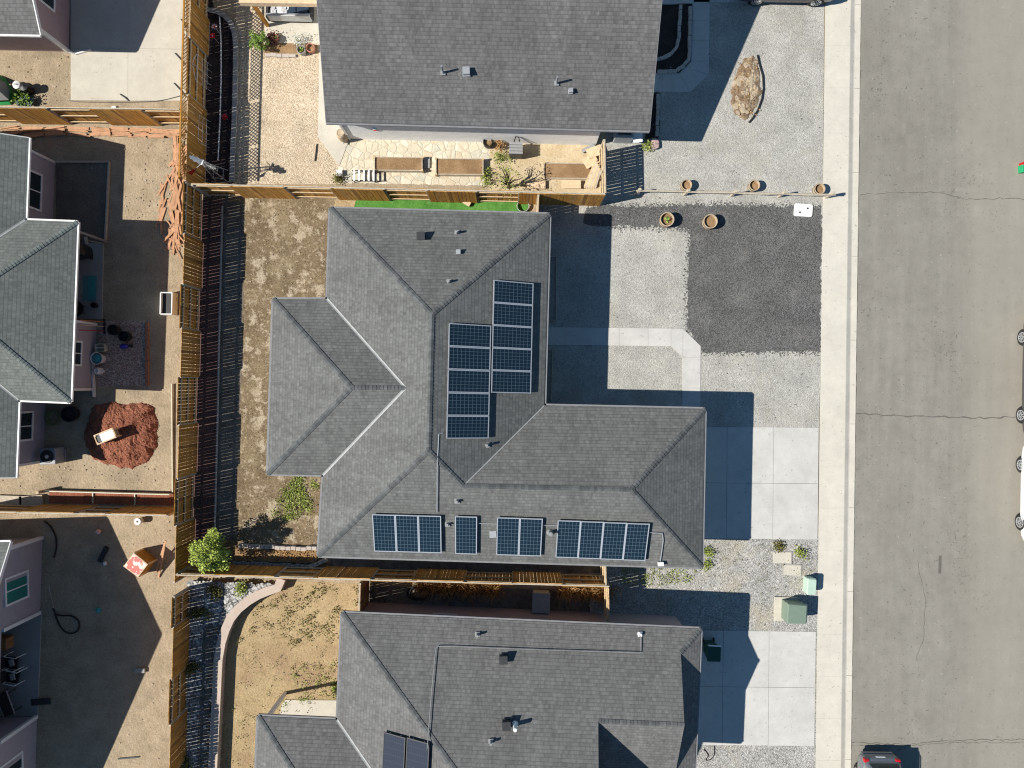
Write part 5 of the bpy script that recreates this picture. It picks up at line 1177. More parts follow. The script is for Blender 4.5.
MB().box(c + Vector((0, .1, .3)), (.75, .85, .6), -.04).build('body', M['grey_conc'], T, bevel=.02); MB().box(c + Vector((0, .1, .62)), (.8, .9, .05), -.04).build('lid', m_plain('lid_grey', (.3, .29, .28), .6), T)
pts = [P(414 + 8 * math.cos(a * .9) + a * .35, 593 + 7 * math.sin(a * .9), .05 + .004 * a) for a in [i * .3 for i in range(80)]]
tag(MB().tube(pts, .022, 6).build('garden_hose', M['black']), 'coiled black hose in the shaded side yard of the lower house', 'hose')
M['royal'] = m_plain('royal_blue', (.03, .03, .3), .5); M['teal'] = m_plain('teal_plastic', (.05, .30, .30), .5); M['cream_plastic'] = m_plain('cream_plastic', (.55, .52, .4), .6); M['orange'] = m_plain('orange_handle', (.55, .16, .05), .6)
M['dark_red'] = m_island('red_leaves', [(0, (.08, .03, .03)), (1, (.2, .07, .06))], .7, .1, (1, 1, 1), 3, .3, 0); M['white_petals'] = m_island('white_petals', [(0, (.2, .22, .12)), (.4, (.5, .5, .45)), (1, (.75, .74, .7))], .7, .1, (1, 1, 1), 3, .3, 0)
# ------------------------------------------------------------------ yard of the top house
def plank_heap(label, group, spec, z=.0):
    for (x, y, ang, L_, zz_) in spec:
        c = P(x, y, zz_); o = MB().box(Vector((0, 0, 0)), (L_, random.choice((.05, .07, .10, .13)), .022), mat=Matrix.Rotation(ang, 3, 'Z') @ Matrix.Rotation(U(-.06, .06), 3, 'Y') @ Matrix.Rotation(U(-.12, .12), 3, 'X')).build('old_board', M['red_wood'])
        o.location = c; tag(o, label, 'board', group)
spec = []
for k in range(80):
    t = random.random() ** .9; y = 150 + 94 * t; right = 185.5 - .03 * (y - 150) - 6 * max(0, t - .75) * 4 * .5
    left = 172 if t < .25 else (160 if t < .72 else 168 + 12 * (t - .72))
    x = U(left, right - 3) if random.random() < .55 else U(right - 9, right - 2)
    spec.append((x, y, R(90 + random.choice((-1, 1)) * abs(random.gauss(6, 20))), U(.7, 1.75), .03 + .22 * max(0, (x - left) / 20) * random.random()))
plank_heap('reddish torn off fence board in the loose heap along the back fence', 'old boards in the loose heap', spec)
spec = []
for bx, n in ((10, 8), (33, 7), (54, 7), (78, 6), (101, 6), (120, 6), (139, 6), (157, 5), (174, 5)):
    for k in range(n): spec.append((bx + U(-2, 2), 127.5 + 8.5 * k / n + U(-.8, .8) + bx * .012, R(U(-7, 7) + (4 if bx < 60 else -2)), U(.75, 1.0), .03 + U(0, .1)))
plank_heap('old terracotta coloured board in the stacks below the cedar fence', 'old boards stacked below the cedar fence', spec)
# garden windmill
c = P(223, 177); T = thing('garden_windmill', 'garden windmill with pale blades and a red tail in the corner of the black bed', 'windmill', tuple(c)); hub = c + Vector((0, 0, 2.05))
for sx, sy in ((1, 1), (1, -1), (-1, 1), (-1, -1)): MB().tube([c + Vector((sx * .28, sy * .28, 0)), c + Vector((sx * .05, sy * .05, 1.95))], .018, 6).build('leg', M['metal'], T)
mb = MB()
for zq in (.5, 1.0, 1.5):
    q = .28 - .23 * zq / 1.95
    for (a, b) in (((1, 1), (1, -1)), ((1, -1), (-1, -1)), ((-1, -1), (-1, 1)), ((-1, 1), (1, 1))): mb.bar(c + Vector((a[0] * q, a[1] * q, zq)), c + Vector((b[0] * q, b[1] * q, zq)), .012, .02)
mb.build('brace', M['metal'], T)
ax = Vector((.50, .82, .28)).normalized(); s1 = ax.cross(Vector((0, 0, 1))).normalized(); s2 = s1.cross(ax)
for k in range(14):
    a = 2 * math.pi * k / 14; rd = s1 * math.cos(a) + s2 * math.sin(a); td = -s1 * math.sin(a) + s2 * math.cos(a) + ax * .4
    MB().add([hub + rd * .08 - td * .02, hub + rd * .08 + td * .02, hub + rd * .56 + td * .075, hub + rd * .56 - td * .075], [(0, 1, 2, 3)]).build('blade', M['white_metal'], T)
MB().tube([hub - ax * .1, hub + ax * .1], .05, 10).build('hub', M['metal'], T)
tl = Vector((-.35, -.3, 0)).normalized()
MB().bar(hub, hub + tl * .5, .02, .02).build('tail_boom', M['metal'], T); MB().add([hub + tl * .35 + Vector((0, 0, -.04)), hub + tl * .75 + Vector((0, 0, -.2)), hub + tl * .75 + Vector((0, 0, .2)), hub + tl * .35 + Vector((0, 0, .04)), hub + tl * .36 + Vector((.02, 0, 0))], [(0, 1, 2, 3), (0, 4, 1), (3, 2, 4)]).build('tail', M['tail'], T)
def spinner(x, y, r, label, m1, m2, h=.7):
    c = P(x, y, h); c.z = 0; T = thing('garden_spinner', label, 'garden ornament', tuple(c)); MB().tube([c, c + Vector((0, 0, h))], .012, 6).build('stake', M['metal'], T)
    for k in range(8):
        a = k * math.pi / 4; q = c + Vector((0, 0, h)); e = Vector((math.cos(a), math.sin(a), .15)); f = Vector((-math.sin(a), math.cos(a), .3)); MB().add([q, q + e * r * .5 - f * r * .3, q + e * r, q + e * r * .6 + f * r * .3], [(0, 1, 2, 3)]).build('petal', M[m1], T)
    MB().lathe(c + Vector((0, 0, h - .01)), [(r * .3, 0), (r * .25, .04), (.01, .06)], 10).build('centre', M[m2], T)
M['pinkish'] = m_plain('pinkish', (.62, .42, .40), .5)
spinner(214.5, 27, .15, 'pale pink flower spinner at the head of the black mulch bed', 'pinkish', 'tail'); spinner(212.5, 36, .15, 'bright red flower spinner in the black mulch bed', 'tail', 'pinkish'); spinner(225, 117, .16, 'dull red flower spinner in the middle of the black mulch bed', 'tail', 'tail', .4)
def trellis(A, B, h, lab, m='white_metal'):
    T = thing('wire_trellis', lab, 'trellis', tuple(A)); lean = Vector((-.22, 0, 0)); n = 5
    for i in range(n):
        t = i / (n - 1); q = A.lerp(B, t); hh_ = h * (.75 + .25 * math.sin(math.pi * t)); MB().tube([q, q + lean * .8 + Vector((0, 0, hh_))], .007, 5).build('upright', M[m], T)
    mb = MB()
    for f in (.25, .5, .75): mb.tube([A.lerp(B, 0) + lean * .8 * f + Vector((0, 0, h * f)), A.lerp(B, .5) + lean * .8 * f + Vector((0, 0, h * f * 1.05)), B + lean * .8 * f + Vector((0, 0, h * f))], .007, 5)
    mb.tube([A + lean * .8 + Vector((0, 0, h * .75)), A.lerp(B, .25) + lean * .8 + Vector((0, 0, h * .93)), A.lerp(B, .5) + lean * .8 + Vector((0, 0, h)), A.lerp(B, .75) + lean * .8 + Vector((0, 0, h * .93)), B + lean * .8 + Vector((0, 0, h * .75))], .011, 5); mb.build('crossbar', M[m], T)
trellis(P(212, 66), P(211.5, 92), 1.5, 'white arched wire trellis leaning on the lattice fence, upper one'); trellis(P(210.5, 122), P(209.5, 148), 1.1, 'white arched wire trellis leaning on the lattice fence, lower one')
# patio cover, sofa and bed of pots
c = P(268, 26); T = thing('patio_cover', 'golden timber patio cover along the top edge beside the charcoal house', 'patio cover', tuple(c))
MB().bar(c, c + Vector((0, 0, 2.35)), .14, .14).build('post', M['wood'], T)
bz = 2.5; a, b = P(240, 2.5, bz), P(319, 3.5, bz); MB().bar(a, b, .16, .26).build('beam', M['pale_wood'], T)
for k in range(9):
    q = a.lerp(b, (k + .5) / 9) + Vector((0, .12, .2)); MB().bar(q, q + Vector((0, 3.4, 0)), .05, .15).build('rafter', M['pale_wood'], T)
mb = MB(); mb.prism([(p.x, p.y) for p in (a + Vector((-.1, .12, 0)), b + Vector((.1, .12, 0)), b + Vector((.1, 3.6, 0)), a + Vector((-.1, 3.6, 0)))], bz + .28, bz + .32); mb.build('roof', M['pale_wood'], T)
c2 = P(244, -75); MB().bar(c2, c2 + Vector((0, 0, 2.4)), .14, .14).build('post', M['wood'], T)
c = P(293, 15); T = thing('outdoor_sofa', 'dark blue outdoor sofa with pale throws under the patio cover', 'sofa', tuple(c)); blue = m_plain('navy_cushion', (.022, .04, .065), .8, .2)
MB().box(c + Vector((0, .02, .22)), (1.95, .8, .3), -.02).build('base', M['dark_metal'], T, bevel=.02)
for k in (-.6, 0, .6): MB().box(c + Vector((k, .02, .43)), (.58, .66, .13), -.02).build('cushion', blue, T, bevel=.04)
MB().box(c + Vector((0, -.38, .5)), (1.95, .12, .5), -.02).build('backrest', M['metal'], T, bevel=.03)
for s_ in (-1, 1): MB().box(c + Vector((s_ * .98, -.02, .42)), (.12, .8, .4), -.02).build('armrest', M['dark_metal'], T, bevel=.02)
o = MB()
for i in range(8):
    for k in range(6):
        x, y = -.85 + i * .1, -.3 + k * .11; f = lambda u, v: c + Vector((u + .05 * math.sin(v * 9), v, .515 + .03 * math.sin(u * 13 + v * 7)))
        o.add([f(x, y), f(x + .1, y), f(x + .1, y + .11), f(x, y + .11)], [(0, 1, 2, 3)])
o = o.build('throw_blanket', m_plain('grey_throw', (.55, .55, .56), .9)); tag(o, 'crumpled pale grey throw lying on the left half of the outdoor sofa', 'blanket')
lowplant('red_leaf_plant', 'dark red leaved plant in the small flower bed of the top house', 274, 40, 5, 5, 420, 'dark_red', .35, .08)
M['flower_red'] = m_plain('flower_red', (.5, .03, .03), .6)
pot('flower_pot', 'pot of bright red flowers at the end of the flower bed', 'planter', 276, 38.5, .13, .3, 'brick', 'bed_soil', None, 12)
pot('flower_pot', 'grey pot below the white bloomed plant in the flower bed', 'planter', 302, 51, .2, .3, 'grey_conc', 'bed_soil', None, 8)
pot('flower_pot', 'brown wide pot at the right end of the flower bed', 'planter', 311, 49, .2, .26, 'brick', 'bed_soil')
lowplant('flowering_plant', 'white flowering plant in the small flower bed of the top house', 301, 45, 5, 6, 300, 'white_petals', .4, .06)
edging('stone_edging', 'short low stone row between the flower bed and beige gravel', [(265, 54.5), (282, 55), (296, 55.5)], .3, 'block', h=.1)
# raised beds on the flagstones
def raised(x0, y0, x1, y1, lab, wood='grey_wood', h=.3, plants=0):
    q = [P(x0, y0, h), P(x1, y0 + .4, h), P(x1, y1 + .4, h), P(x0, y1, h)]; q = [Vector((p.x, p.y, 0)) for p in q]; c = sum(q, Vector()) / 4; T = thing('raised_bed', lab, 'raised bed', tuple(c), 'raised beds in the flagstone yard')
    for i in range(4): a, b = q[i], q[(i + 1) % 4]; MB().bar(a + Vector((0, 0, h / 2)), b + Vector((0, 0, h / 2)), .04, h).build('board', M[wood], T)
    for p in q: MB().bar(p, p + Vector((0, 0, h + .04)), .09, .09).build('corner_post', M['rail_wood'], T)
    MB().prism([p.lerp(c, .02) for p in q], .0, h - .06).build('soil', M['bed_soil'], T)
raised(374.5, 157, 422, 170, 'raised bed of bare brown soil at the left of the flagstone yard'); raised(436, 158.5, 483, 174, 'raised bed of bare brown soil in the middle of the flagstone yard'); raised(544, 163, 592, 178, 'weathered soil bed at the right beside the leaning boards', h=.16)
for (x, y, w_, h_, lab) in ((427, 163, .28, .52, 'grey slate slab between the two raised beds'),):
    c = P(x, y); tag(MB().prism(rrect(c.x, c.y, w_, h_, .03, -.03), .0, .09).build('stone_slab', M['block_grey']), lab, 'slab')
for i, (x, y, a, w_, h_, lab) in enumerate(((536, 185, .0, .86, .36, 'flat pale plywood offcut left by the picket fence'), (571, 185, .0, .88, .38, 'flat pale plywood offcut right by the picket fence'), (590, 162, .5, .62, .5, 'tilted pale plywood piece beside the tall return fence'), (594, 153, .35, .7, .45, 'upper pale plywood piece beside the tall return fence'))):
    c = P(x, y, .1); tag(MB().box(c + Vector((0, 0, .06 + .04 * i)), (w_, h_, .03), a).build('plywood_sheet', M['pale_wood']), lab, 'plywood')
for i in range(6):
    a, b = P(584 + i * 2.2, 188, .05), P(596 + i * .9, 160 + i * 2, .3 + i * .12); o = MB().bar(a, b, .1, .03).build('leaning_board', M['grey_wood'] if i % 2 else M['rail_wood']); tag(o, 'weathered board leaning in the corner by the tall return fence', 'board', 'leaning boards in the fence corner')
c = P(588, 149); tag(MB().box(c + Vector((0, 0, .12)), (.62, .16, .1), .5).build('grey_post', M['block_grey']), 'grey square post lying near the house wall by the plywood', 'post')
# stroller-like green cart, barrel and shepherd hooks along the wall
c = P(516, 150, .5); c.z = 0; T = thing('garden_cart', 'dark slatted garden storage chest standing by the white siding', 'chest', tuple(c))
MB().box(c + Vector((0, 0, .42)), (.56, .55, .6), -.03).build('body', M['dark_metal'], T, bevel=.02)
for k in range(4): MB().box(c + Vector((0, -.2 + k * .135, .75)), (.6, .11, .04), -.03).build('lid_slat', M['block_grey'], T)
MB().tube([c + Vector((-.1, .25, .7)), c + Vector((-.02, .42, 1.0)), c + Vector((.12, .42, .95)), c + Vector((.16, .3, .75))], .025, 7).build('handle', M['black'], T)
c = P(488.5, 144, .3); c.z = 0; pot('flower_pot', 'round dark pot beside the garden chest by the siding', 'planter', 488, 143.5, .22, .42, 'black', 'bed_soil')
bush('bare_shrub', 'brown twiggy shrub between the round pot and the chest', 500, 146, .26, .5, 500, 'straw', .05, .1)
bush('young_fruit_tree', 'sparse yellowish young tree beside the picket fence in the dry yard', 508, 180, .85, 1.9, 430, 'leaf_weed', .07, .35, 'tree')
lowplant('garden_plant', 'leafy garden plant at the end of the middle raised bed', 487, 177, 4, 8, 320, 'leaf_weed', .4, .07)
lowplant('garden_plant', 'low yellow green plant behind the sparse young tree', 503, 158, 8, 4, 320, 'leaf_weed', .3, .06)
def hook(x, y, h, lab):
    c = P(x, y); T = thing('bird_feeder', lab, 'bird feeder', tuple(c)); MB().tube([c, c + Vector((0, 0, h)), c + Vector((-.1, .0, h + .12)), c + Vector((-.25, .02, h + .06))], .014, 6).build('pole', M['black'], T)
    MB().lathe(c + Vector((-.25, .02, h - .22)), [(.09, 0), (.1, .1), (.1, .14), (.14, .15), (.02, .27)], 12).build('feeder', M['white_metal'], T)
    MB().lathe(c + Vector((-.25, .02, h - .26)), [(.12, 0), (.12, .03)], 12).build('tray', M['tail'], T)
hook(386, 139, 1.5, 'white and red bird feeder hanging by the white siding')
c = P(343.5, 139); T = thing('water_barrel', 'tan rain barrel at the white siding corner', 'barrel', (c.x + .05, c.y, 0)); c.x += .05
MB().lathe(Vector((c.x, c.y, 0)), [(.19, 0), (.23, .25), (.235, .45), (.21, .72), (.16, .78), (.15, .76), (.02, .74)], 20).build('tub', M['barrel'], T); MB().tube([c + Vector((.0, -.2, .2)), c + Vector((0, -.3, .2))], .03, 8).build('tap', M['metal'], T)
c = P(352, 176); T = thing('garden_bench', 'white and black slatted garden bench by the picket fence', 'bench', tuple(c))
for k in range(5): MB().box(c + Vector((.2 + k * .22, -.1, .42)), (.08, .5, .03), .0).build('slat', M['white_metal'], T)
for s_ in (-1, 1): MB().box(c + Vector((.64, s_ * .22 - .1, .39)), (1.1, .04, .04), 0).build('rail', M['black'], T)
for a in (.14, 1.1):
    for b in (-.3, .12): MB().box(c + Vector((a, b, .2)), (.04, .04, .4), 0).build('leg', M['black'], T)
c = P(340, 174); tag(MB().prism(rrect(c.x, c.y, .28, .26, .02, .05), 0, .2).build('white_box', M['trim']), 'small white box at the corner of the flagstones', 'box')
lowplant('dark_plant', 'dark leafy plant at the corner of the beige gravel by the fence', 338, 179, 4, 3, 250, 'leaf_olive', .3, .07)
tag(MB().tube([P(317, 144, .03), P(316, 152, .04), P(315, 161, .03)], .03, 6).build('edging_strip', M['black']), 'short black strip lying on the beige gravel', 'edging strip')
# north-east corner of the middle house
c = P(467, 203, .1); T = thing('wood_block', 'tan wooden block lying on the turf strip', 'wood block', (c.x, c.y, 0)); MB().box(Vector((c.x, c.y, .12)), (.36, .2, .14), -.5).build('block', M['pale_wood'], T, bevel=.02); MB().box(Vector((c.x + .16, c.y + .06, .08)), (.1, .1, .1), -.5).build('foot', M['black'], T)
pts = [P(523 + 6 * math.cos(a), 206 + 5.5 * math.sin(a), .06 + .006 * a) for a in [i * .32 for i in range(70)]]
tag(MB().tube(smooth(pts), .02, 6).build('garden_hose', M['block_grey']), 'coiled grey hose on the turf by the short gate', 'hose')
# by the charcoal house corner
c = P(622, 138); T = thing('air_conditioner', 'grey metal cabinet unit under the eave of the charcoal house', 'cabinet', tuple(c)); MB().box(c + Vector((0, .12, .38)), (.85, .75, .76), -.03).build('case', m_plain('ac_grey', (.33, .34, .34), .5), T, bevel=.03); MB().box(c + Vector((0, .12, .78)), (.6, .5, .03), -.03).build('top_grille', M['dark_metal'], T)
c = P(636, 140); T = thing('folding_chair', 'white folding chair leaning by the grey cabinet unit', 'chair', tuple(c))
for s_ in (-1, 1): MB().bar(c + Vector((s_ * .2, -.15, 0)), c + Vector((s_ * .2 - .1, .3, .95)), .04, .04).build('side_frame', M['white_metal'], T)
for k in range(5): MB().bar(c + Vector((-.2 - .02 * k, -.1 + .09 * k, .12 + .19 * k)), c + Vector((.2 - .02 * k, -.1 + .09 * k, .12 + .19 * k)), .14, .02).build('slat', M['white_metal'], T)
MB().box(c + Vector((.0, -.05, .45)), (.42, .4, .03), 0).build('seat', M['white_metal'], T)
lowplant('flowering_plant', 'green and pink low plant at the shaded gravel corner', 648, 147, 4, 4, 340, 'leaf_weed', .25, .07)
p = P(655, 144, .15); tag(MB().rock(Vector((p.x, p.y, .16)), .24, .2).build('stone', m_plain('pink_stone', (.42, .29, .28), .9)), 'rounded pink stone beside the low flowering plant', 'stone')
c = P(629, 186); T = thing('lumber_scrap', 'short dark bar on legs by the left end of the rail fence', 'scrap', tuple(c)); MB().bar(c + Vector((-.1, .12, .3)), c + Vector((.3, .15, .34)), .06, .05).build('bar', M['grey_wood'], T); MB().bar(c + Vector((0, .12, 0)), c + Vector((0, .12, .3)), .05, .05).build('leg', M['grey_wood'], T)

# ------------------------------------------------------------------ left lots
edging('brick_edging', 'red brick row along the small pinkish gravel pad', [(146.5, 322), (146.5, 386)], .2, 'brick', h=.09)
W = [P(57, 162, .05), P(109.5, 162, .05), P(105.5, 243, .05)]; mb = MB()
for a, b in zip(W[:-1], W[1:]): mb.bar(a, b, .07, .14)
tag(mb.build('bed_border', M['grey_wood']), 'pale timber border round the black bed beside the greenish house', 'bed border')
# red mulch heap
c = P(126, 436); poly = [(88, 420), (95, 405), (112, 402), (128, 404), (145, 402), (154, 408), (158, 425), (157, 445), (148, 461), (132, 469), (118, 466), (104, 463), (94, 460), (84, 440)]
mb = field(poly, (80, 398, 162, 474), 70, 64, .42, 11, .05, 1500)
tag(mb.build('mulch_heap', M['red_mulch']), 'wide heap of red bark mulch in the left yard', 'mulch heap')
# handcart tipped on the heap
c = P(110, 435.5, .6); c.z = .45; T = thing('planter_table', 'small wooden stand with a white top standing on the red mulch heap', 'table', tuple(c)); ang = R(22)
rm = Matrix.Rotation(ang, 3, 'Z'); tr_ = lambda x, y, z: c + rm @ Vector((x, y, z))
MB().box(tr_(0.05, 0, .42), (.62, .36, .06), ang).build('tabletop', M['trim'], T)
MB().box(tr_(-.36, 0, .42), (.2, .34, .05), ang).build('dark_tray', M['black'], T)
mb = MB()
for s_ in (-1, 1): mb.box(tr_(-.04, s_ * .21, .42), (.92, .05, .12), ang)
mb.box(tr_(.41, 0, .42), (.05, .38, .12), ang); mb.box(tr_(-.48, 0, .42), (.05, .38, .12), ang); mb.build('frame', M['pale_wood'], T)
for a in (-.44, .38):
    for b in (-.17, .17): MB().box(tr_(a, b, .12), (.06, .06, .75), ang).build('leg', M['pale_wood'], T)
MB().box(tr_(.0, 0, .15), (.8, .3, .04), ang).build('shelf', M['pale_wood'], T)
# white framed bin by the fence
q = [P(160.5, 292.5, .55), P(172, 292.5, .55), P(171.5, 314, .55), P(160, 314, .55)]; q = [Vector((p.x, p.y, 0)) for p in q]; c = sum(q, Vector()) / 4; T = thing('cold_frame', 'white framed open box with a dark inside near the back fence', 'cold frame', tuple(c))
for i in range(4): a, b = q[i], q[(i + 1) % 4]; MB().bar(a + Vector((0, 0, .3)), b + Vector((0, 0, .3)), .045, .5).build('side', M['white_metal'], T)
MB().prism([p.lerp(c, .06) for p in q], .02, .4).build('liner', M['black'], T)
p = P(173, 302); tag(MB().rock(Vector((p.x, p.y, .2)), .3, .26).build('stone', M['tan_rock']), 'tan boulder beside the white framed open box', 'stone')
# things by the wall of the middle left house
pot('black_pot', 'upper round black pot on the pinkish gravel pad', 'planter', 115, 330, .24, .4, 'black', 'dark_mulch'); pot('black_pot', 'lower round black pot on the pinkish gravel pad', 'planter', 126, 336.5, .24, .4, 'black', 'dark_mulch')
c = P(126, 346.5); T = thing('toy_scooter', 'royal blue toy with a black tail on the pinkish gravel pad', 'toy', tuple(c)); MB().lathe(c, [(.1, .02), (.2, .1), (.2, .2), (.08, .3), (.01, .31)], 14, .6, .1).build('body', M['royal'], T, smooth=True); MB().bar(c + Vector((.1, 0, .15)), c + Vector((.36, .03, .1)), .12, .08).build('tail', M['black'], T)
c = P(101.5, 348, .2); c.z = 0; T = thing('storage_tub', 'cream square tub against the purple grey wall', 'tub', tuple(c)); MB().loft([[p + Vector((0, 0, z)) for p in rrect(c.x, c.y, a, a * .85, .04, .05)] for z, a in ((0, .34), (.34, .44), (.34, .38), (.06, .32))]).build('body', M['cream_plastic'], T); MB().box(c + Vector((0, 0, .36)), (.46, .05, .04)).build('handle', M['metal'], T)
c = P(98.5, 358.5, .25); c.z = 0; T = thing('laundry_basket', 'teal and white round basket against the purple grey wall', 'basket', tuple(c)); MB().lathe(c, [(.2, 0), (.26, .4), (.29, .42), (.26, .43), (.21, .08), (.01, .06)], 20).build('basket', M['trim'], T); MB().lathe(c, [(.22, .3), (.2, .38), (.05, .42)], 14).build('contents', M['teal'], T)
c = P(98, 371, .2); c.z = 0; T = thing('watering_can', 'white plastic jug with a dark mouth near the teal basket', 'jug', tuple(c)); MB().lathe(c, [(.16, 0), (.17, .25), (.1, .36), (.09, .36), (.01, .30)], 16).build('body', M['trim'], T); MB().tube([c + Vector((.1, 0, .1)), c + Vector((.27, 0, .2)), c + Vector((.3, .0, .32))], .04, 8).build('spout', M['trim'], T)
for i, lab in enumerate(('upper orange handled rake leaning on the purple grey wall', 'middle tan handled rake leaning on the purple grey wall', 'lower red handled shovel leaning on the purple grey wall')):
    a, b = P(105, 322 + i * 4.5), P(82, 320 + i * 5, 1.3); b.z = 1.3; b.x = F4(ow - .06, 5).x; a.x = b.x + .35; T = thing('garden_tool', lab, 'garden tool', tuple(a)); MB().tube([a, b], .018, 6).build('handle', M[('orange', 'pale_wood', 'tail')[i]], T); MB().box(a + Vector((0, 0, .03)), (.08, .28, .05), .1).build('head', M['dark_metal'], T)
# patio under the wing
c = P(86, 254); c.z = .05; T = thing('barbecue', 'black covered barbecue on the shaded patio of the greenish house', 'barbecue', tuple(c)); MB().loft([[p + Vector((0, 0, z)) for p in rrect(c.x, c.y, a, b, .12, .2)] for z, a, b in ((.1, .75, .5), (.8, .85, .6), (1.0, .7, .45), (1.05, .3, .2))]).build('cover', M['black'], T); 
for s_ in (-1, 1): MB().tube([c + Vector((s_ * .3, -.2, .08)), c + Vector((s_ * .36, -.2, .08))], .08, 10).build('wheel', M['rubber'], T)
q = px([(84, 276), (98, 276), (97, 301), (84, 301)]); T = thing('outdoor_rug', 'teal striped rug on the shaded patio', 'rug', tuple(sum(q, Vector()) / 4)); MB().prism(q, .05, .062).build('mat', m_plain('teal_rug', (.10, .26, .27), .9), T); q2 = px([(89, 277), (96, 277), (95.5, 300), (89, 300)]); MB().prism(q2, .05, .067).build('stripe', M['teal'], T)
c = P(83, 310); c.z = .05; T = thing('patio_chair', 'black round patio chair near the wing wall corner', 'chair', tuple(c)); MB().lathe(c, [(.18, .3), (.34, .42), (.36, .5), (.3, .46), (.02, .42)], 16).build('seat', M['black'], T)
for k in range(4): MB().bar(c + Vector((.2 * math.cos(k * 1.57 + .7), .2 * math.sin(k * 1.57 + .7), 0)), c + Vector((.2 * math.cos(k * 1.57 + .7), .2 * math.sin(k * 1.57 + .7), .34)), .03, .03).build('leg', M['black'], T)
c = P(95, 305); c.z = .05; pot('black_pot', 'small dark pot at the patio edge near the rug', 'planter', 95.5, 305.5, .13, .25, 'black', 'dark_mulch', z=.06)
c = P(88, 241); T = thing('broom', 'pale broom lying at the top end of the shaded patio', 'broom', tuple(c)); MB().tube([c + Vector((0, 0, .08)), c + Vector((.75, -.12, .08))], .018, 6).build('handle', M['pale_wood'], T); MB().box(c + Vector((-.03, 0, .08)), (.12, .34, .07), .2).build('head', M['cream_plastic'], T)
# air conditioner and pots at the south part
c = P(53, 456); T = thing('air_conditioner', 'grey air conditioner with a round black fan on a slab by the greenish house', 'air conditioner', tuple(c)); MB().prism(px([(40, 449), (66, 449), (66, 462), (41, 464)]), 0, .08).build('slab', M['grey_conc'], T)
a = P(47.5, 456.5, .7); MB().box(Vector((a.x, a.y, .40)), (.72, .72, .64), .05).build('case', m_plain('ac_case', (.26, .26, .27), .5), T, bevel=.03)
MB().lathe(Vector((a.x, a.y, .72)), [(.29, 0), (.29, .04), (.24, .045), (.03, .02)], 24).build('fan_ring', M['black'], T); MB().lathe(Vector((a.x, a.y, .76)), [(.09, 0), (.07, .03)], 12).build('fan_hub', M['metal'], T)
pot('black_pot', 'wide round black pot under the eave corner of the greenish house', 'planter', 71.5, 414, .36, .4, 'black', 'dark_mulch')
pts = [P(50 + 6 * math.cos(a) + .3 * a, 418 + 7 * math.sin(a), .05 + .004 * a) for a in [i * .3 for i in range(60)]]
tag(MB().tube(smooth(pts), .022, 6).build('garden_hose', m_plain('olive_hose', (.2, .22, .08), .5)), 'coiled olive hose by the window of the greenish house', 'hose')
# narrow red mulch bed with frame at the south fence
T = thing('raised_bed', 'long narrow white framed bed of red mulch in front of the left fence', 'raised bed', tuple(P(110, 497)))
MB().prism(px([(50, 489.5), (174, 492), (174, 505), (50, 503)]), -.02, .06).build('soil', M['red_mulch'], T)
h = .34
for a, b, h in (((46, 490), (173, 493.5), .34), ((94.2, 491), (94, 503), .12), ((136, 492), (136, 504.5), .12)): a, b = P(*a), P(*b); MB().bar(Vector((a.x, a.y, h / 2)), Vector((b.x, b.y, h / 2)), .045, h).build('frame_board', M['cream_plastic'], T)
MB().bar(P(46.5, 490.5), P(46.5, 490.5) + Vector((0, 0, .62)), .12, .12).build('corner_post', M['rail_wood'], T)
a, b = P(172.8, 384), P(173.2, 493); MB().bar(Vector((a.x, a.y, .08)), Vector((b.x, b.y, .04)), .04, .08).build('frame_board', M['cream_plastic'], T)
for i, (x0, x1, y, lab) in enumerate(((-4, 22, 501, 'wide brown board lying left by the lower left fence'), (20, 43, 501, 'grey brown board lying beside the post of the white framed bed'))):
    c = P((x0 + x1) / 2, y, .1); o = MB().box(Vector((c.x, c.y, .12)), ((x1 - x0) * S, .5, .06), -.03 + .1 * i).build('wide_board', M['grey_wood']); tag(o, lab, 'board')
c = P(139, 521, .2); c.z = 0; T = thing('white_bucket', 'white round bucket with a dark hole by the left fence', 'bucket', tuple(c)); MB().lathe(c, [(.12, 0), (.15, .32), (.165, .33), (.15, .35), (.05, .34), (.045, .30)], 18).build('body', M['trim'], T); MB().lathe(c, [(.05, .342), (.045, .348), (.01, .349)], 10).build('hole', M['black'], T)
c = P(100, 531); T = thing('play_ball', 'faded pink ball on the shaded dirt', 'ball', tuple(c)); MB().lathe(c, [(.02, 0), (.09, .04), (.12, .12), (.09, .2), (.02, .24)], 14).build('ball', M['pinkish'], T, smooth=True)
# crate with red and white printed top
q = [P(133.8, 552.8, .82), P(148, 564.3, .82), P(138, 577.2, .82), P(123.5, 566.3, .82)]; q = [Vector((p.x, p.y, 0)) for p in q]; c = sum(q, Vector()) / 4; T = thing('wooden_crate', 'plywood crate with a red and white printed lid near the back fence', 'crate', tuple(c))
MB().prism([p.lerp(c, .03) for p in q], .0, .78).build('body', M['wood'], T)
for p in q: MB().bar(p.lerp(c, .04), p.lerp(c, .04) + Vector((0, 0, .79)), .07, .07).build('corner_post', M['pale_wood'], T)
def m_print():
    t = NT('printed_lid'); n1 = t.noise(3.2, 3, .5); col = t.mix(t.mr(n1, .47, .5, 0, 1), (.72, .62, .55), (.55, .16, .13)); n2 = t.noise(7, 3, .6); col = t.mix(t.mr(n2, .6, .64, 0, .8), col, (.78, .74, .68)); return t.out(col, .6)
mb = MB().prism(q, .78, .83); mb.build('lid', M['pale_wood'], T); MB().prism([p.lerp(c, .1) for p in q], .80, .836).build('printed_panel', m_print(), T)
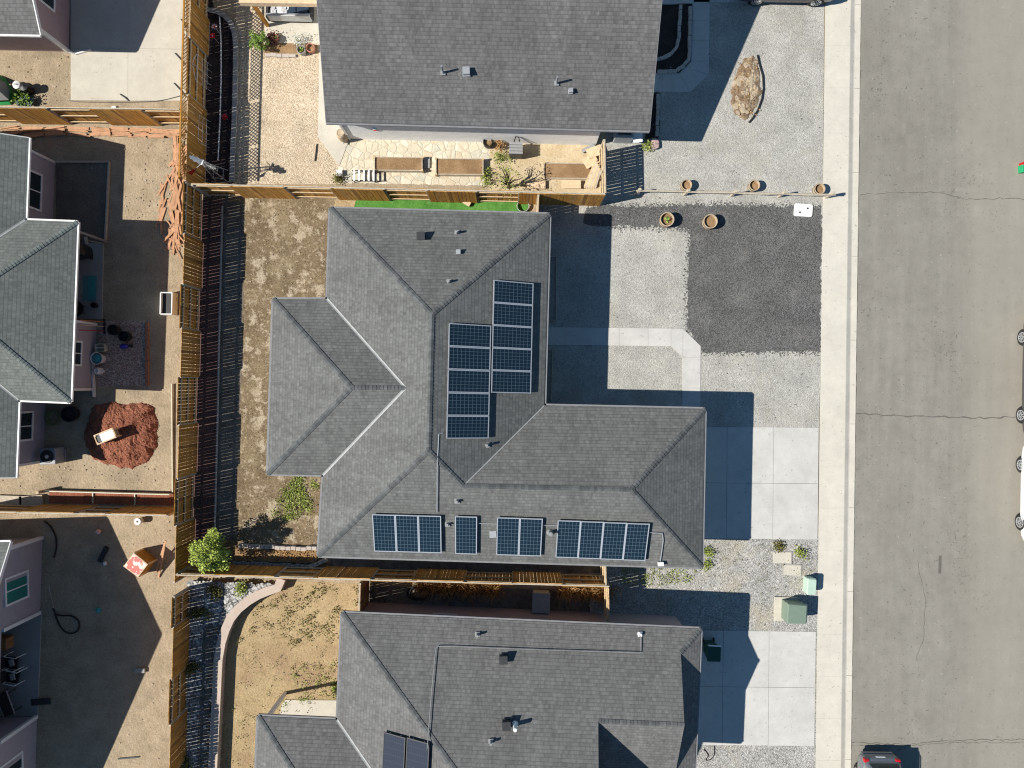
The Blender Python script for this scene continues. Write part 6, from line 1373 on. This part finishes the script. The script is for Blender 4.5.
for i, (a, b, lab) in enumerate((((167, 540), (158.5, 577.5), 'longer pale lumber length leaning between crate and fence'), ((165, 543), (156, 572), 'shorter lumber length leaning beside the crate'))):
    a, b = P(*a, .5), P(*b, .03); tag(MB().bar(Vector((a.x, a.y, .62 - .1 * i)), Vector((b.x, b.y, .03)), .07, .04).build('lumber', M['red_wood']), lab, 'lumber')
# shaded clutter in the lower left yard
pts = [P(53, 608, .04), P(56, 614, .04), P(62, 615.5, .04), P(72, 616, .04), P(79, 622, .04), P(78, 630, .04), P(71, 633.5, .04), P(63, 630, .04), P(58, 622, .04), P(55, 614, .06)]
tag(MB().tube(smooth(pts), .035, 7).build('garden_hose', M['black']), 'loop of thick black hose on the shaded lower left dirt', 'hose')
pts = [P(44, 521, .04), P(50, 526, .04), P(55, 535, .04), P(56.5, 546, .04), P(54, 558, .04)]; tag(MB().tube(smooth(pts), .035, 7).build('garden_hose', M['black']), 'black drain hose curving past the lower left house corner', 'hose')
tag(MB().tube([P(49, 587, .3), P(51, 597, .05), P(54, 608, .04)], .02, 6).build('garden_hose', M['grey_conc']), 'short pale hose by the lower left house wall', 'hose')
for i, (x, y, a, w_, h_, m, lab) in enumerate(((104, 554, 1.1, .75, .2, 'black', 'dark narrow plank lying on the shaded lower left dirt'), (42, 701, .08, .9, .3, 'dark_metal', 'dark mat lying across the patio edge'), (70.5, 669.8, .0, .46, .2, 'grey_conc', 'grey concrete block on the shaded dirt'), (106, 563, .1, .1, .16, 'white_metal', 'small white carton on the shaded dirt'))):
    c = P(x, y) ; xx = x * 2 if lab.startswith('grey concrete') else x; c = P(xx, y); tag(MB().box(c + Vector((0, 0, .07)), (w_, h_, .12 if i != 1 else .02), a).build(('plank', 'door_mat', 'concrete_block', 'carton')[i], M[m], bevel=.01), lab, ('plank', 'mat', 'block', 'carton')[i])
c = P(99, 610); tag(MB().lathe(c, [(.13, .01), (.12, .07), (.03, .1)], 7).build('toy_disc', M['teal']), 'small teal toy disc on the shaded dirt', 'toy')
# patio furniture
zc = .05
def chair_frame(x, y, ang, lab, m='white_metal'):
    c = P(x, y, .4); c.z = zc; T = thing('patio_chair', lab, 'chair', tuple(c)); rm = Matrix.Rotation(ang, 3, 'Z'); q = lambda a, b, z: c + rm @ Vector((a, b, z))
    for s_ in (-1, 1):
        MB().tube([q(-.3, s_ * .3, 0), q(-.3, s_ * .3, .6), q(.25, s_ * .3, .62), q(.3, s_ * .3, 0)], .022, 6).build('arm_frame', M[m], T)
    MB().box(q(0, 0, .4), (.56, .54, .1), ang).build('cushion', M['black'], T, bevel=.03); MB().box(q(-.3, 0, .72), (.1, .54, .6), ang).build('backrest', M['black'], T, bevel=.03); MB().box(q(.02, .02, .48), (.22, .3, .06), ang + .4).build('pillow', M['grey_conc'], T, bevel=.02)
chair_frame(13, 662, -.15, 'pale framed patio chair with dark cushion, upper one on the lower left patio'); chair_frame(14, 676, -.2, 'pale framed patio chair with dark cushion, lower one on the lower left patio')
c = P(16, 697); c.z = zc; T = thing('patio_table', 'dark patio table with pale edges beside the lower left chairs', 'table', tuple(c)); MB().box(c + Vector((0, 0, .62)), (.5, 1.1, .04), .35).build('tabletop', M['dark_metal'], T)
for s_ in (-1, 1): MB().box(c + Vector((s_ * .24, s_ * .09, .63)), (.03, 1.1, .045), .35).build('edge_trim', M['metal'], T)
for a in (-.18, .18):
    for b in (-.4, .4): MB().bar(c + Vector((a - b * .35, b, 0)), c + Vector((a - b * .35, b, .6)), .04, .04).build('leg', M['dark_metal'], T)
c = P(6, 640); c.z = zc; T = thing('storage_chest', 'brown wooden chest in the upper corner of the lower left patio', 'chest', tuple(c)); MB().box(c + Vector((0, 0, .25)), (.8, .5, .48), 0).build('body', M['wood_dark'], T); MB().box(c + Vector((0, 0, .51)), (.84, .54, .04), 0).build('lid', M['wood_dark'], T)
# upper left yard clutter
M['green_tarp'] = m_plain('green_tarp', (.02, .26, .07), .6)
c = P(10, 92); T = thing('tarp_tent', 'grey and green folding canopy heap at the left edge of the upper yard', 'canopy', tuple(c))
mb = MB(); top = c + Vector((-.2, .1, .9)); ring = [P(x, y) for x, y in ((-14, 82), (1, 75.5), (6, 78), (12, 88), (17, 97), (12, 105), (-14, 106))]
for i in range(len(ring) - 1): mb.add([ring[i] + Vector((0, 0, .05)), ring[i + 1] + Vector((0, 0, .05)), top.lerp(ring[i + 1], .15), top.lerp(ring[i], .15)], [(0, 1, 2, 3)])
mb.build('green_cover', M['green_tarp'], T)
mb = MB(); ring2 = [P(x, y, .4) for x, y in ((-10, 85), (1, 80), (6, 83), (10, 92), (9, 100), (-10, 101))]; mb.loft([[p.lerp(c, 0) for p in ring2], [p.lerp(c + Vector((0, 0, 1.0)), .4) + Vector((0, 0, .25)) for p in ring2]]); mb.build('grey_panel', M['block_grey'], T)
for (x, y, r, m, lab, nm) in ((20, 87, .17, 'trim', 'white round bin beside the green canopy heap', 'bin'), (27, 88.5, .19, 'black', 'round black bin beside the white bin in the upper left yard', 'bin')):
    c = P(x, y, .3); c.z = 0; T = thing('round_bin', lab, 'bin', tuple(c)); MB().lathe(c, [(r * .85, 0), (r, .5), (r * 1.06, .5), (r * 1.04, .54), (r * .3, .58), (.01, .59)], 18).build('body', M[m], T); MB().box(c + Vector((0, 0, .6)), (.1, .03, .04)).build('handle', M['dark_metal'], T)
c = P(29, 100); T = thing('bag_heap', 'heap of dark green sacks against the cedar fence', 'sack heap', tuple(c))
for k in range(7): p = P(U(19, 34), U(94, 106)); MB().rock(p + Vector((0, 0, .18)), .26, .26).build('sack', m_plain('dark_sack', (.03, .06, .045), .6) if k == 0 else bpy.data.materials['dark_sack'], T)
mb = MB()
for _ in range(220): p = P(U(18, 35), U(93, 107)); mb.leaf(p + Vector((0, 0, U(.2, .5))), .1)
mb.build('leaves', M['leaf_mid'], T)
for i, (a, b, lab) in enumerate((((181, 19), (186, 27.5), 'thin dark stick at the right edge of the cream patio'), ((175, 53), (185, 65), 'long thin bent rod on the cream patio'), ((174, 83), (186, 97), 'longest dark rod at the patio corner by the fence'), ((120, 94), (128.5, 100.5), 'thin dark stick at the bottom edge of the cream patio'))):
    tag(MB().tube([P(*a, .05), P((a[0] + b[0]) / 2 + .5, (a[1] + b[1]) / 2, .07), P(*b, .05)], .025, 6).build('metal_rod', M['dark_metal']), lab, 'rod')
p = P(115, 108.2); tag(MB().rock(p + Vector((0, 0, .08)), .12, .1).build('stone', M['trim']), 'small white stone behind the cedar fence', 'stone')
tag(MB().bar(P(118, 758.8, .03), P(139, 757, .03), .06, .04).build('metal_rod', M['dark_metal']), 'dark short rod on the sunny dirt at the lower left', 'rod')
pts = [P(69, 100.8, .06), P(90, 102, .05), P(150, 101.5, .05), P(176, 97, .05), P(186, 93, .05)]; tag(MB().tube(smooth(pts), .018, 5).build('garden_hose', M['dark_metal']), 'thin dark hose along the bottom edge of the cream patio', 'hose')
# small dirt clods and chips scattered over the yards
for nm, m_, area, n, r0_, r1_ in (('dirt_clods', 'tan_rock', [(58, 110, 186, 200), (124, 140, 170, 220), (0, 465, 170, 490), (105, 515, 170, 760), (82, 385, 172, 490), (0, 55, 70, 105)], 260, .015, .045), ('gravel_stones', 'rock', [(610, 60, 822, 200), (556, 215, 684, 320), (705, 355, 816, 424), (706, 542, 812, 625), (703, 750, 810, 790)], 340, .02, .04), ('soil_clods', 'tan_rock', [(230, 200, 325, 300), (236, 480, 318, 540), (235, 590, 340, 768)], 170, .015, .04)):
    mb = MB()
    for _ in range(n):
        a = random.choice(area); mb.rock(P(U(a[0], a[2]), U(a[1], a[3]), .01) + Vector((0, 0, .02)), U(r0_, r1_), r0_)
    stuff(mb.build(nm, M[m_]))
# repeats of a kind share a group
GROUPS = {'wooden_fence': 'wooden fences between the lots', 'side_gate': 'short return fences and gates', 'house': 'single storey houses', 'parked_car': 'parked cars', 'leafy_weed': 'weeds in the yards', 'flower_pot': 'flower pots of the top house', 'black_pot': 'black pots of the greenish house', 'garden_hose': 'hoses and cables lying about', 'stone_edging': 'rows of edging stones', 'garden_spinner': 'flower spinners in the mulch bed', 'wire_trellis': 'wire trellises on the lattice fence', 'patio_chair': 'patio chairs of the left houses', 'garden_tool': 'long handled tools on the wall', 'metal_rod': 'rods and sticks on the ground', 'plywood_sheet': 'plywood pieces in the side yard', 'lumber': 'lumber by the crate', 'round_bin': 'round bins in the upper left yard', 'wide_board': 'wide boards by the lower left fence', 'stone': 'single stones', 'bed_border': 'low bed borders', 'drip_pipe': 'pipes along the fence beds', 'flowering_plant': 'flowering plants of the top house', 'garden_plant': 'garden plants in the dry yard'}
for o in list(bpy.data.objects):
    base = o.name.split('.')[0]
    if o.parent is None and 'label' in o.keys() and 'group' not in o.keys() and base in GROUPS: o['group'] = GROUPS[base]
    if '_loc' in o.keys(): del o['_loc']
